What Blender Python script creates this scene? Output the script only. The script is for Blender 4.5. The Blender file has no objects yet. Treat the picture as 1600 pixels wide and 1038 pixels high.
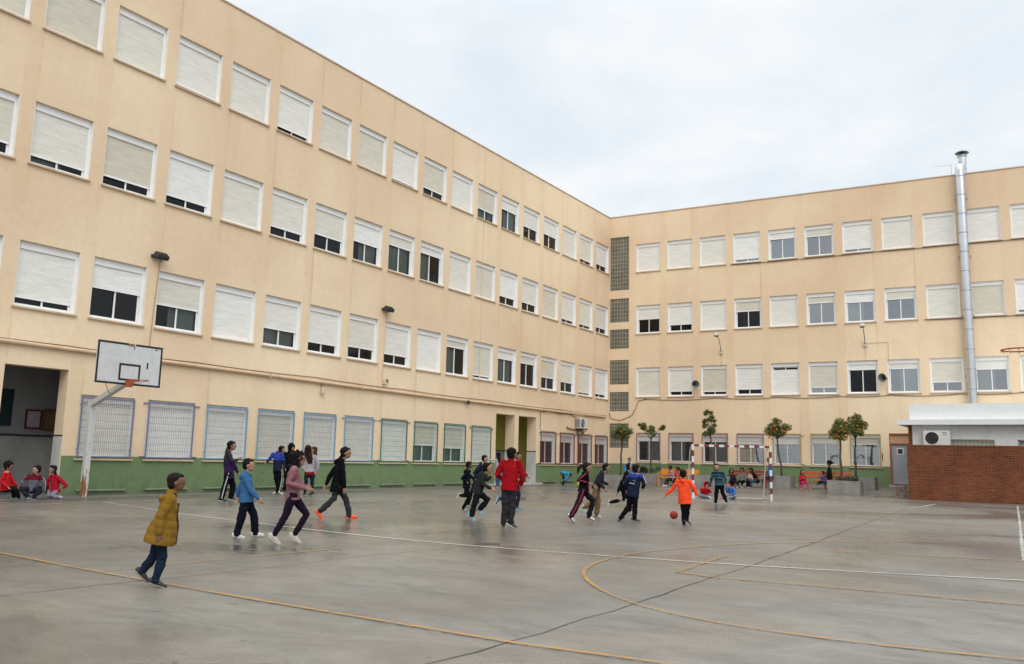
import bpy, bmesh, math, random
from math import radians, sin, cos, pi
from mathutils import Vector, Matrix, noise
random.seed(7)
SC = bpy.context.scene
COL = SC.collection
# ------------------------------------------------------------------ camera
cam = bpy.data.cameras.new('camera'); co = bpy.data.objects.new('camera', cam); COL.objects.link(co)
cam.sensor_width = 36; cam.lens = 29.637; cam.clip_start = 0.1; cam.clip_end = 2000
_r = Vector((0.84118004, 0.54024625, 0.02345482)); _u = Vector((0.06079328, -0.13757816, 0.9886235)); _f = Vector((-0.53732701, 0.83018446, 0.14857134))
co.matrix_world = Matrix(((_r.x, _u.x, -_f.x, 22.4936), (_r.y, _u.y, -_f.y, -45.6251), (_r.z, _u.z, -_f.z, 1.27607), (0, 0, 0, 1)))
SC.camera = co
# ------------------------------------------------------------------ world: overcast sky
SUN_EL, SUN_AZ = radians(52), radians(-35)
w = bpy.data.worlds.new('World'); SC.world = w; w.use_nodes = True
nt = w.node_tree; N = nt.nodes; Lk = nt.links; N.clear()
out = N.new('ShaderNodeOutputWorld'); bg = N.new('ShaderNodeBackground'); bg.inputs[1].default_value = 0.1
sky = N.new('ShaderNodeTexSky'); sky.sky_type = 'NISHITA'; sky.sun_disc = False; sky.sun_elevation = SUN_EL; sky.sun_rotation = radians(145)
tc = N.new('ShaderNodeTexCoord'); sep = N.new('ShaderNodeSeparateXYZ'); Lk.new(tc.outputs['Generated'], sep.inputs[0])
# project the view direction on a cloud deck: xy / (z + .25)
den = N.new('ShaderNodeMath'); den.operation = 'MAXIMUM'; Lk.new(sep.outputs[2], den.inputs[0]); den.inputs[1].default_value = 0.0
ad = N.new('ShaderNodeMath'); ad.operation = 'ADD'; Lk.new(den.outputs[0], ad.inputs[0]); ad.inputs[1].default_value = 0.22
vd = N.new('ShaderNodeVectorMath'); vd.operation = 'DIVIDE'; Lk.new(tc.outputs['Generated'], vd.inputs[0])
cmb = N.new('ShaderNodeCombineXYZ'); [Lk.new(ad.outputs[0], cmb.inputs[i]) for i in range(3)]; Lk.new(cmb.outputs[0], vd.inputs[1])
no = N.new('ShaderNodeTexNoise'); no.inputs['Scale'].default_value = 1.7; no.inputs['Detail'].default_value = 7; no.inputs['Roughness'].default_value = 0.55; no.inputs['Distortion'].default_value = 0.25
Lk.new(vd.outputs[0], no.inputs['Vector'])
cr = N.new('ShaderNodeValToRGB'); cr.color_ramp.elements[0].position = 0.40; cr.color_ramp.elements[0].color = (7.0, 8.3, 9.3, 1)
cr.color_ramp.elements[1].position = 0.585; cr.color_ramp.elements[1].color = (9.0, 9.5, 9.9, 1)
cr.color_ramp.elements[0].color = (0.765, 0.84, 0.905, 1); cr.color_ramp.elements[1].color = (0.92, 0.945, 0.965, 1)
Lk.new(no.outputs[0], cr.inputs[0])
# an overcast sky is brighter towards the zenith
zr = N.new('ShaderNodeMapRange'); zr.inputs[1].default_value = 0.48; zr.inputs[2].default_value = 1.0; zr.inputs[3].default_value = 9.75; zr.inputs[4].default_value = 21.0
Lk.new(sep.outputs[2], zr.inputs[0])
mul = N.new('ShaderNodeVectorMath'); mul.operation = 'SCALE'; Lk.new(cr.outputs[0], mul.inputs[0]); Lk.new(zr.outputs[0], mul.inputs['Scale'])
mx = N.new('ShaderNodeMixRGB'); mx.inputs[0].default_value = 0.94; Lk.new(sky.outputs[0], mx.inputs[1]); Lk.new(mul.outputs[0], mx.inputs[2])
Lk.new(mx.outputs[0], bg.inputs[0]); Lk.new(bg.outputs[0], out.inputs[0])
# ------------------------------------------------------------------ sun behind the cloud (behind and right of the camera)
sd = bpy.data.lights.new('sun', 'SUN'); sd.energy = 1.1; sd.angle = radians(38); sd.color = (1, 0.965, 0.91)
so = bpy.data.objects.new('sun', sd); COL.objects.link(so)
sdir = Vector((0.62, -0.62, 0.85)).normalized()
so.rotation_euler = sdir.to_track_quat('Z', 'Y').to_euler(); so.location = (30, -60, 60)
SC.view_settings.view_transform = 'Standard'; SC.view_settings.look = 'None'; SC.view_settings.exposure = 0.12; SC.view_settings.gamma = 1
# joints of each figure in metres from its foot point: (place, stature, facing, joints); court lines as ground points
PEOPLE = {
'yellow': ((15.22, -40.5, 0.0), 1.1, (0.576, 0.817), [[0.067,0.096,0.973],[0.044,0.063,0.821],[0.011,0.015,0.478],[0.139,-0.004,0.821],[0.094,-0.067,0.66],[0.093,-0.069,0.501],[0.054,-0.015,0.478],[0.07,0.008,0.258],[0.043,-0.03,0.072],[0.097,0.047,0.016],[-0.05,0.129,0.821],[-0.072,0.099,0.638],[-0.066,0.107,0.516],[-0.033,0.045,0.478],[-0.06,0.007,0.283],[-0.111,-0.067,0.143],[-0.081,-0.023,0.042]]),
'hoodie_blue': ((12.07, -36.72, 0.0), 1.2, (0.772, 0.636), [[-0.053,-0.062,1.084],[-0.067,-0.078,0.909],[-0.053,-0.061,0.582],[0.013,-0.175,0.909],[0.07,-0.11,0.722],[0.154,-0.011,0.59],[-0.016,-0.106,0.582],[-0.047,-0.143,0.289],[-0.079,-0.18,0.062],[0.001,-0.087,0.015],[-0.147,0.019,0.909],[-0.225,-0.073,0.749],[-0.237,-0.086,0.603],[-0.089,-0.017,0.582],[-0.021,0.063,0.33],[0.008,0.097,0.071],[0.09,0.192,0.023]]),
'pink': ((13.14, -36.97, 0.0), 1.36, (0.679, 0.734), [[0.066,0.072,1.194],[0.033,0.035,1.046],[0.035,0.038,0.682],[0.137,-0.062,1.046],[0.094,-0.109,0.858],[0.253,0.063,0.79],[0.083,-0.006,0.682],[0.026,-0.068,0.398],[-0.07,-0.172,0.122],[-0.024,-0.122,0.016],[-0.072,0.132,1.046],[-0.036,0.171,0.851],[0.033,0.246,0.806],[-0.013,0.082,0.682],[0.13,0.236,0.409],[0.026,0.124,0.119],[0.088,0.191,0.002]]),
'orange_shoes': ((10.13, -32.81, 0.0), 1.47, (0.72, 0.694), [[0.05,0.048,1.312],[-0.012,-0.012,1.142],[-0.052,-0.051,0.65],[0.095,-0.123,1.142],[0.14,-0.08,0.837],[0.159,-0.061,0.62],[-0.003,-0.101,0.65],[-0.039,-0.136,0.397],[-0.238,-0.327,0.127],[-0.169,-0.261,0.002],[-0.119,0.1,1.142],[-0.27,-0.046,0.85],[-0.318,-0.093,0.667],[-0.101,0.0,0.65],[0.038,0.135,0.381],[0.096,0.191,0.061],[0.218,0.309,0.011]]),
'purple': ((4.01, -30.61, 0.0), 1.58, (0.63, 0.776), [[-0.012,-0.015,1.437],[-0.066,-0.081,1.266],[-0.027,-0.033,0.731],[0.063,-0.186,1.266],[0.145,-0.085,1.019],[0.223,0.011,1.088],[0.032,-0.081,0.731],[-0.018,-0.143,0.383],[-0.054,-0.187,0.069],[0.038,-0.073,0.02],[-0.195,0.023,1.266],[-0.077,0.169,0.898],[-0.019,0.24,0.748],[-0.086,0.014,0.731],[-0.005,0.114,0.397],[-0.023,0.092,0.096],[0.072,0.209,0.014]]),
'wall_blue': ((1.93, -27.07, 0.0), 1.45, (-0.308, 0.951), [[0.033,0.037,1.384],[-0.052,-0.058,1.242],[-0.033,-0.036,0.787],[0.093,-0.011,1.242],[0.116,0.015,1.048],[0.158,0.061,0.831],[0.033,-0.015,0.787],[0.046,-0.001,0.453],[0.059,-0.061,0.102],[-0.053,-0.111,0.039],[-0.197,-0.104,1.242],[-0.233,-0.145,1.118],[-0.299,-0.218,0.997],[-0.099,-0.058,0.787],[-0.071,-0.026,0.45],[-0.004,0.047,0.097],[0.037,0.093,0.039]]),
'wall_black': ((1.06, -25.93, 0.0), 1.5, (0.976, -0.218), [[0.064,0.069,1.481],[0.017,0.018,1.27],[0.009,0.01,0.789],[-0.018,-0.136,1.27],[0.001,-0.115,1.038],[0.025,-0.09,0.81],[-0.007,-0.061,0.789],[0.009,-0.043,0.415],[-0.018,-0.073,0.083],[0.143,-0.109,0.031],[0.051,0.172,1.27],[0.038,0.157,1.041],[0.053,0.174,0.832],[0.024,0.08,0.789],[-0.002,0.051,0.414],[-0.002,0.051,0.082],[0.159,0.015,0.029]]),
'puffer': ((3.3, -27.06, 0.0), 1.42, (-0.829, 0.56), [[-0.083,-0.086,1.419],[-0.048,-0.049,1.188],[-0.029,-0.03,0.726],[0.036,0.074,1.188],[0.088,0.129,0.961],[0.069,0.108,0.787],[0.009,0.026,0.726],[0.042,0.06,0.383],[0.041,0.059,0.077],[-0.088,0.147,0.027],[-0.131,-0.173,1.188],[-0.119,-0.16,0.935],[-0.079,-0.119,0.802],[-0.067,-0.087,0.726],[-0.072,-0.092,0.38],[-0.086,-0.106,0.075],[-0.216,-0.019,0.025]]),
'brown_hair_girl': ((2.48, -26.03, 0.0), 1.38, (-0.7, -0.714), [[-0.076,-0.078,1.39],[-0.06,-0.062,1.167],[-0.056,-0.057,0.702],[-0.164,0.04,1.167],[-0.191,0.071,0.932],[-0.238,0.024,0.753],[-0.103,-0.011,0.702],[-0.122,-0.03,0.382],[-0.103,-0.011,0.062],[-0.209,-0.119,0.017],[0.043,-0.163,1.167],[0.075,-0.19,0.932],[0.029,-0.237,0.753],[-0.008,-0.103,0.702],[-0.028,-0.123,0.382],[-0.008,-0.103,0.062],[-0.115,-0.212,0.017]]),
'run_small': ((10.09, -28.39, 0.0), 1.12, (0.563, 0.826), [[0.049,0.035,1.093],[0.015,0.011,0.935],[0.011,0.008,0.575],[0.112,-0.056,0.935],[-0.032,-0.159,0.762],[0.06,-0.093,0.687],[0.055,-0.022,0.575],[0.021,-0.047,0.328],[-0.076,-0.117,0.359],[-0.156,-0.174,0.246],[-0.083,0.077,0.935],[0.053,0.175,0.794],[0.109,0.214,0.753],[-0.034,0.038,0.575],[0.04,0.091,0.294],[-0.069,0.012,0.043],[-0.004,0.06,-0.01]]),
'run_navy': ((9.24, -26.84, 0.0), 1.2, (0.817, 0.576), [[0.223,0.157,1.258],[0.128,0.09,1.085],[0.053,0.037,0.692],[0.201,-0.013,1.085],[0.065,-0.108,0.879],[0.125,-0.066,0.729],[0.086,-0.01,0.692],[-0.017,-0.083,0.354],[-0.08,-0.127,0.067],[-0.009,-0.077,0.019],[0.055,0.193,1.085],[0.104,0.228,0.846],[0.218,0.308,0.798],[0.02,0.085,0.692],[0.126,0.159,0.389],[0.046,0.103,0.184],[0.077,0.125,0.067]]),
'run_black': ((12.15, -30.85, 0.0), 1.3, (0.574, 0.819), [[0.167,0.117,1.076],[0.088,0.062,0.914],[0.008,0.005,0.593],[0.2,-0.017,0.914],[0.143,-0.056,0.744],[0.299,0.053,0.656],[0.059,-0.03,0.593],[0.003,-0.069,0.357],[-0.051,-0.107,0.107],[-0.01,-0.079,0.003],[-0.024,0.14,0.914],[0.106,0.231,0.82],[0.161,0.269,0.888],[-0.044,0.041,0.593],[0.155,0.18,0.41],[0.038,0.098,0.235],[0.086,0.132,0.052]]),
'red_man': ((13.7, -31.98, 0.0), 1.5, (-0.388, 0.922), [[0.024,0.015,1.36],[0.006,0.004,1.203],[-0.01,-0.006,0.735],[0.152,0.065,1.203],[0.189,0.089,0.98],[0.119,0.163,0.785],[0.057,0.022,0.735],[0.05,0.017,0.368],[0.035,0.008,0.096],[0.077,0.035,0.026],[-0.139,-0.057,1.203],[-0.203,-0.099,0.968],[-0.228,0.064,0.895],[-0.076,-0.034,0.735],[-0.065,-0.027,0.364],[-0.094,-0.046,0.103],[-0.108,-0.055,0.008]]),
'blue_shoes': ((11.03, -27.49, 0.0), 1.3, (0.845, 0.534), [[-0.012,-0.008,1.342],[0.019,0.012,1.152],[-0.04,-0.025,0.691],[0.092,-0.103,1.152],[-0.052,-0.194,0.881],[0.058,-0.125,0.789],[-0.007,-0.078,0.691],[-0.134,-0.159,0.312],[-0.349,-0.295,0.274],[-0.428,-0.344,0.178],[-0.054,0.127,1.152],[0.046,0.19,0.946],[0.129,0.243,0.853],[-0.074,0.027,0.691],[0.0,0.074,0.375],[-0.035,0.052,0.075],[0.075,0.121,0.007]]),
'door_girl': ((0.81, -12.94, 0.0), 1.45, (-0.994, 0.112), [[-0.055,-0.037,1.434],[-0.038,-0.025,1.187],[-0.027,-0.018,0.679],[-0.021,0.126,1.187],[-0.011,0.173,0.941],[-0.079,0.184,0.752],[-0.019,0.051,0.679],[-0.048,0.055,0.372],[-0.019,0.051,0.065],[-0.178,0.069,0.017],[-0.055,-0.176,1.187],[-0.181,-0.26,1.196],[-0.353,-0.374,1.206],[-0.035,-0.087,0.679],[-0.063,-0.084,0.372],[-0.035,-0.087,0.065],[-0.193,-0.069,0.017]]),
'bending': ((1.69, -8.48, 0.0), 1.15, (0.873, 0.489), [[0.353,0.198,0.527],[0.228,0.128,0.617],[-0.049,-0.028,0.625],[0.287,0.022,0.617],[0.22,-0.015,0.367],[0.08,-0.151,0.27],[-0.022,-0.076,0.625],[0.05,-0.035,0.33],[-0.001,-0.064,0.063],[0.109,-0.002,0.023],[0.169,0.233,0.617],[0.159,0.227,0.332],[0.022,0.151,0.203],[-0.076,0.02,0.625],[0.024,0.077,0.329],[-0.028,0.048,0.061],[0.083,0.11,0.021]]),
'ponytail': ((14.09, -29.83, 0.0), 1.3, (0.838, 0.545), [[0.095,0.05,1.127],[0.061,0.032,0.994],[0.028,0.015,0.678],[0.135,-0.082,0.994],[0.003,-0.152,0.863],[0.172,-0.062,0.815],[0.062,-0.037,0.678],[-0.01,-0.076,0.444],[-0.152,-0.152,0.141],[-0.11,-0.129,-0.0],[-0.014,0.147,0.994],[0.058,0.185,0.848],[0.141,0.229,0.771],[-0.006,0.067,0.678],[0.177,0.165,0.446],[0.11,0.129,0.143],[0.227,0.191,0.043]]),
'khaki': ((13.49, -27.92, 0.0), 1.2, (0.849, 0.529), [[0.175,0.089,1.122],[0.078,0.04,0.973],[-0.031,-0.016,0.664],[0.145,-0.067,0.973],[0.077,-0.102,0.785],[0.182,-0.048,0.658],[-0.001,-0.065,0.664],[-0.094,-0.112,0.316],[-0.23,-0.181,0.225],[-0.196,-0.164,0.054],[0.011,0.147,0.973],[0.043,0.162,0.796],[0.148,0.216,0.74],[-0.062,0.033,0.664],[-0.016,0.056,0.358],[-0.045,0.042,0.053],[0.052,0.091,0.006]]),
'headband': ((13.55, -26.45, 0.0), 1.2, (0.819, 0.574), [[0.053,0.025,1.141],[-0.01,-0.005,0.969],[-0.072,-0.034,0.596],[0.062,-0.108,0.969],[-0.076,-0.172,0.767],[-0.159,-0.211,0.534],[-0.039,-0.081,0.596],[-0.047,-0.085,0.352],[-0.342,-0.222,0.281],[-0.418,-0.258,0.126],[-0.082,0.099,0.969],[0.058,0.164,0.799],[0.115,0.191,0.677],[-0.105,0.014,0.596],[0.031,0.077,0.321],[0.04,0.081,0.075],[0.102,0.11,0.016]]),
'navy_jacket': ((14.77, -28.74, 0.0), 1.24, (0.094, 0.996), [[0.048,0.022,1.12],[0.035,0.016,0.97],[-0.013,-0.006,0.59],[0.165,0.004,0.97],[0.21,0.025,0.814],[0.145,0.105,0.729],[0.046,-0.012,0.59],[0.036,-0.016,0.337],[0.025,-0.022,0.083],[0.123,0.023,0.033],[-0.094,0.028,0.97],[-0.178,-0.01,0.814],[-0.207,0.087,0.676],[-0.073,-0.001,0.59],[-0.099,-0.013,0.344],[-0.253,-0.083,0.083],[-0.321,-0.114,0.0]]),
'orange_kid': ((15.91, -28.68, 0.0), 1.14, (-0.362, 0.932), [[-0.042,-0.016,1.042],[-0.037,-0.014,0.891],[-0.009,-0.003,0.493],[0.075,0.029,0.891],[0.15,0.058,0.759],[0.198,0.077,0.624],[0.042,0.016,0.493],[0.032,0.013,0.312],[0.025,0.01,0.117],[0.061,0.024,0.041],[-0.148,-0.058,0.891],[-0.227,-0.088,0.734],[-0.349,-0.136,0.599],[-0.06,-0.023,0.493],[-0.039,-0.015,0.297],[-0.033,-0.013,0.089],[-0.03,-0.012,0.005]]),
'keeper': ((13.31, -19.01, 0.0), 1.33, (0.326, -0.945), [[-0.09,-0.031,1.165],[-0.054,-0.019,0.984],[-0.011,-0.004,0.622],[-0.186,-0.064,0.984],[-0.226,-0.078,0.777],[-0.266,-0.092,0.553],[-0.072,-0.025,0.622],[-0.108,-0.037,0.337],[-0.13,-0.045,0.065],[-0.197,-0.068,0.013],[0.078,0.027,0.984],[0.151,0.052,0.808],[0.171,-0.047,0.629],[0.049,0.017,0.622],[0.079,0.027,0.363],[0.179,0.062,0.117],[0.215,0.074,0.048]]),
'sit_red': ((11.45, -15.23, 0.0), 1.25, (0.573, -0.819), [[0.048,0.017,0.511],[0.003,0.001,0.336],[-0.044,0.09,0.088],[-0.104,-0.074,0.336],[-0.116,-0.078,0.205],[0.078,-0.136,0.375],[-0.093,0.056,0.088],[-0.153,-0.179,0.102],[0.164,-0.116,0.056],[0.233,-0.038,0.034],[0.111,0.076,0.336],[0.163,0.095,0.213],[0.119,-0.048,0.352],[0.005,0.125,0.088],[0.245,-0.001,0.114],[-0.014,-0.095,0.048],[-0.1,-0.126,0.022]]),
'sit_blue': ((12.24, -14.77, 0.0), 1.2, (-0.524, -0.852), [[-0.058,-0.019,0.507],[0.026,0.009,0.347],[0.045,0.121,0.091],[-0.081,0.075,0.347],[-0.114,0.064,0.225],[-0.134,-0.048,0.412],[-0.004,0.151,0.091],[-0.153,-0.11,0.134],[-0.263,-0.146,0.038],[-0.371,-0.182,0.011],[0.134,-0.057,0.347],[0.184,-0.04,0.239],[0.117,-0.273,0.195],[0.095,0.09,0.091],[0.265,-0.222,0.132],[0.029,-0.3,0.055],[-0.1,-0.343,0.027]]),
'bench_girl_pink': ((5.56, -4.5, 0.09), 1.35, (-0.61, -0.792), [[0.123,0.05,0.924],[0.166,0.068,0.682],[0.195,0.08,0.344],[0.054,0.155,0.682],[0.041,0.188,0.454],[0.014,0.14,0.279],[0.143,0.12,0.344],[-0.003,-0.157,0.307],[-0.117,-0.096,0.045],[-0.208,-0.213,0.016],[0.278,-0.018,0.682],[0.33,-0.035,0.454],[0.303,-0.082,0.279],[0.246,0.041,0.344],[0.166,-0.317,0.282],[0.068,-0.249,0.038],[-0.023,-0.367,0.016]]),
'bench_girl_red': ((5.92, -4.36, 0.1), 1.35, (-0.617, -0.787), [[0.094,0.038,0.856],[0.122,0.049,0.647],[0.135,0.054,0.31],[0.011,0.137,0.647],[-0.012,0.165,0.418],[-0.047,0.115,0.243],[0.084,0.094,0.31],[-0.019,-0.163,0.306],[-0.073,-0.076,0.047],[-0.164,-0.193,0.016],[0.234,-0.038,0.647],[0.275,-0.06,0.418],[0.24,-0.11,0.243],[0.186,0.014,0.31],[0.134,-0.33,0.281],[0.118,-0.336,0.041],[0.026,-0.453,0.016]]),
'bench_brown': ((8.97, -4.53, 0.14), 1.35, (0.473, -0.881), [[-0.055,-0.018,0.801],[-0.064,-0.021,0.569],[-0.054,-0.018,0.276],[-0.189,-0.088,0.569],[-0.216,-0.105,0.34],[-0.178,-0.162,0.164],[-0.111,-0.048,0.276],[0.003,-0.379,0.281],[0.028,-0.371,0.068],[0.098,-0.502,0.021],[0.061,0.046,0.569],[0.105,0.068,0.34],[0.143,0.01,0.164],[0.003,0.013,0.276],[0.138,-0.311,0.285],[0.135,-0.312,0.071],[0.206,-0.443,0.024]]),
'bench_grey': ((9.29, -4.37, 0.15), 1.35, (-0.039, -0.999), [[0.085,0.027,0.836],[0.081,0.026,0.604],[0.091,0.029,0.295],[-0.06,0.032,0.604],[-0.064,-0.075,0.43],[-0.004,-0.265,0.372],[0.026,0.032,0.295],[0.019,-0.338,0.296],[-0.013,-0.348,0.066],[-0.019,-0.497,0.019],[0.223,0.02,0.604],[0.281,-0.066,0.441],[0.14,-0.321,0.377],[0.156,0.027,0.295],[0.175,-0.335,0.302],[0.2,-0.327,0.074],[0.194,-0.475,0.026]]),
'bench_beige': ((9.62, -4.19, 0.16), 1.3, (-0.541, -0.841), [[0.013,0.004,0.787],[0.067,0.021,0.556],[0.091,0.028,0.28],[-0.048,0.095,0.556],[-0.062,0.122,0.336],[-0.082,0.071,0.168],[0.038,0.062,0.28],[-0.022,-0.166,0.278],[-0.011,-0.163,0.063],[-0.088,-0.283,0.018],[0.182,-0.053,0.556],[0.234,-0.068,0.336],[0.213,-0.118,0.168],[0.143,-0.005,0.28],[0.123,-0.378,0.285],[0.147,-0.371,0.057],[0.07,-0.491,0.016]]),
'bench_black': ((9.86, -4.07, 0.16), 1.45, (-0.849, -0.529), [[-0.13,-0.039,0.829],[0.025,0.008,0.617],[0.149,0.045,0.297],[-0.055,0.137,0.617],[-0.15,0.004,0.426],[-0.265,-0.136,0.423],[0.112,0.104,0.297],[-0.114,-0.069,0.335],[-0.133,-0.075,0.058],[-0.269,-0.159,0.017],[0.106,-0.122,0.617],[0.217,-0.132,0.388],[0.223,-0.149,0.213],[0.186,-0.014,0.297],[-0.002,-0.384,0.326],[-0.006,-0.386,0.051],[-0.142,-0.47,0.017]]),
'post_blue': ((10.94, -5.01, 0.1), 1.45, (-0.995, -0.103), [[-0.056,-0.016,1.386],[0.01,0.003,1.163],[0.015,0.004,0.715],[-0.006,0.154,1.163],[-0.008,0.198,0.917],[-0.078,0.191,0.728],[0.007,0.073,0.715],[-0.021,0.07,0.39],[0.007,0.073,0.065],[-0.151,0.057,0.017],[0.025,-0.149,1.163],[0.032,-0.191,0.917],[-0.038,-0.198,0.728],[0.022,-0.065,0.715],[-0.007,-0.068,0.39],[0.022,-0.065,0.065],[-0.137,-0.081,0.017]]),
'far_blue': ((2.84, -3.26, 0.06), 1.4, (0.421, -0.907), [[0.012,0.006,1.317],[-0.018,-0.008,1.059],[-0.002,-0.001,0.648],[-0.152,-0.07,1.059],[-0.18,-0.084,0.821],[-0.143,-0.144,0.639],[-0.063,-0.029,0.648],[-0.051,-0.054,0.356],[-0.063,-0.029,0.063],[0.002,-0.169,0.017],[0.115,0.053,1.059],[0.163,0.076,0.821],[0.2,0.015,0.639],[0.059,0.028,0.648],[0.071,0.002,0.356],[0.059,0.028,0.063],[0.124,-0.112,0.017]]),
'bench_girl_pinkboots': ((12.23, -3.94, 0.16), 1.3, (0.693, -0.721), [[-0.063,-0.015,0.821],[-0.082,-0.02,0.596],[-0.075,-0.019,0.326],[-0.181,-0.115,0.596],[-0.14,-0.105,0.415],[0.049,-0.264,0.512],[-0.12,-0.062,0.326],[0.072,-0.375,0.335],[-0.045,-0.404,0.079],[0.054,-0.507,0.034],[0.016,0.074,0.596],[-0.006,0.069,0.418],[0.068,-0.222,0.512],[-0.03,0.025,0.326],[0.157,-0.238,0.366],[0.246,-0.216,0.087],[0.345,-0.319,0.042]]),
'bench_boy_blue': ((12.91, -3.58, 0.18), 1.15, (-0.991, -0.136), [[0.091,0.021,0.765],[0.127,0.029,0.571],[0.176,0.04,0.334],[0.111,0.149,0.571],[0.014,0.127,0.447],[-0.066,0.108,0.58],[0.168,0.095,0.334],[-0.03,0.05,0.357],[-0.171,0.017,0.292],[-0.296,0.0,0.252],[0.144,-0.091,0.571],[0.188,-0.116,0.38],[0.161,-0.117,0.234],[0.183,-0.015,0.334],[0.021,-0.052,0.315],[-0.12,-0.084,0.235],[-0.245,-0.101,0.195]]),
'stand_black': ((13.25, -3.4, 0.19), 1.5, (-0.992, -0.128), [[0.009,0.002,1.227],[0.018,0.004,0.987],[0.016,0.003,0.523],[-0.002,0.16,0.987],[-0.009,0.205,0.732],[-0.085,0.195,0.537],[0.006,0.075,0.523],[-0.023,0.071,0.295],[0.006,0.075,0.068],[-0.157,0.054,0.018],[0.038,-0.152,0.987],[0.043,-0.197,0.732],[-0.033,-0.207,0.537],[0.025,-0.068,0.523],[-0.005,-0.072,0.295],[0.025,-0.068,0.068],[-0.139,-0.089,0.018]]),
'ground_red': ((0.6, -34.51, 0.0), 1.3, (0.73, 0.683), [[-0.024,-0.047,0.802],[-0.039,-0.077,0.607],[-0.033,-0.065,0.264],[0.054,-0.176,0.607],[0.041,-0.203,0.423],[0.191,-0.129,0.304],[0.009,-0.111,0.264],[0.117,0.101,0.22],[0.155,0.177,0.049],[0.2,0.265,0.025],[-0.132,0.023,0.607],[-0.089,0.109,0.4],[-0.047,0.191,0.306],[-0.076,-0.02,0.264],[-0.001,0.127,0.246],[0.007,0.143,0.059],[0.053,0.233,0.012]]),
'ground_maroon': ((0.87, -34.06, 0.0), 1.3, (0.667, -0.745), [[0.014,0.027,0.718],[-0.001,-0.002,0.543],[-0.01,-0.02,0.236],[-0.103,-0.093,0.543],[-0.145,-0.172,0.414],[-0.126,-0.137,0.28],[-0.057,-0.061,0.236],[0.043,-0.298,0.242],[0.16,-0.186,0.074],[0.244,-0.134,0.046],[0.101,0.089,0.543],[0.137,0.157,0.38],[0.14,0.164,0.144],[0.036,0.022,0.236],[0.353,-0.021,0.203],[0.338,-0.155,0.066],[0.339,-0.26,0.037]]),
'ground_girl': ((1.1, -33.67, 0.0), 1.25, (0.014, -1.0), [[-0.036,-0.065,0.731],[-0.008,-0.014,0.556],[0.019,0.033,0.206],[-0.139,-0.015,0.556],[-0.173,-0.076,0.392],[-0.145,-0.027,0.249],[-0.041,0.032,0.206],[-0.024,-0.141,0.081],[-0.006,0.095,0.061],[0.036,0.171,0.045],[0.124,-0.012,0.556],[0.238,0.193,0.323],[0.191,0.108,0.291],[0.079,0.034,0.206],[0.16,-0.128,0.073],[0.193,0.033,0.055],[0.148,0.159,0.034]]),
}
LINES = {
'yellow_court_line': [[[[10.36,-39.99],[11.66,-40.15],[13.99,-40.31],[16.53,-40.41],[19.2,-40.44],[20.28,-40.34],[20.94,-40.3]],0.045],[[[22.5,-38.62],[22.21,-38.68],[21.83,-38.75],[21.43,-38.83],[21.0,-38.86],[20.52,-38.83],[20.1,-38.79],[19.67,-38.68],[19.16,-38.4],[18.83,-38.12],[18.55,-37.83],[18.23,-37.45],[17.97,-37.1],[17.79,-36.77],[17.6,-36.33],[17.49,-35.83],[17.41,-35.3],[17.36,-34.73],[17.41,-34.07],[17.53,-33.4],[17.82,-32.57]],0.045],[[[6.94,-10.64],[7.67,-9.84],[8.56,-9.44]],0.22],[[[9.87,-6.83],[11.08,-6.95],[11.52,-7.17]],0.22]],
'faded_court_line': [[[[13.95,-40.28],[14.02,-38.74],[14.13,-36.86]],0.055],[[[17.82,-32.57],[18.21,-31.68],[19.14,-30.24],[20.91,-28.37]],0.09],[[[19.51,-31.95],[20.77,-31.52],[21.98,-31.27]],0.07],[[[18.49,-33.78],[18.57,-34.98],[18.63,-35.98]],0.055],[[[18.63,-35.98],[19.2,-36.11],[20.69,-35.95],[22.12,-35.91],[22.63,-35.9]],0.07],[[[13.37,-34.5],[13.42,-33.14],[13.4,-31.41]],0.07]],
'white_court_line': [[[[2.92,-33.46],[7.84,-34.59],[11.07,-35.04],[13.55,-35.34],[15.87,-35.26],[17.71,-34.96],[19.11,-34.73],[20.74,-34.22],[22.06,-33.78],[22.68,-33.55]],0.07],[[[3.45,-36.61],[3.21,-35.98],[3.02,-34.76],[2.73,-33.51],[3.37,-29.15],[2.93,-23.23]],0.07],[[[18.29,-15.27],[18.53,-13.39],[18.59,-10.92]],0.12],[[[21.07,-8.61],[21.6,-21.66],[21.84,-27.88],[21.98,-31.21]],0.055],[[[6.55,-5.52],[6.29,-8.07],[6.54,-10.76]],0.12],[[[9.82,-5.25],[11.79,-5.3]],0.12]],
'faded_white_line': [[[[0.7,-6.36],[1.99,-9.89],[4.08,-14.61],[5.44,-17.09],[7.03,-19.39],[7.75,-19.92]],0.14]],
'joint_crack': [[[[19.16,-41.62],[19.12,-41.26],[19.17,-40.39],[19.17,-38.43],[19.13,-36.82],[19.11,-34.72],[19.0,-31.83],[18.79,-27.46],[18.56,-22.15],[18.29,-15.27]],0.015],[[[14.8,-42.0],[14.74,-41.66],[14.78,-40.62],[14.96,-39.33],[14.9,-37.61],[15.16,-35.51]],0.01],[[[15.16,-35.51],[15.5,-32.67],[16.25,-28.53]],0.01]],
}
# ------------------------------------------------------------------ helpers
def g(x, y):
    a = 0.0666479
    yl = -x * sin(a) + y * cos(a)
    t = min(1, max(0, (yl + 8.5) / 7.5)); t = t * t * (3 - 2 * t)
    return 0.32 * min(1, max(0, (x - 1) / 8.0)) * t

def tag(o, label=None, cat=None, group=None, kind=None):
    if label: o['label'] = label
    if cat: o['category'] = cat
    if group: o['group'] = group
    if kind: o['kind'] = kind
    return o

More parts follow.
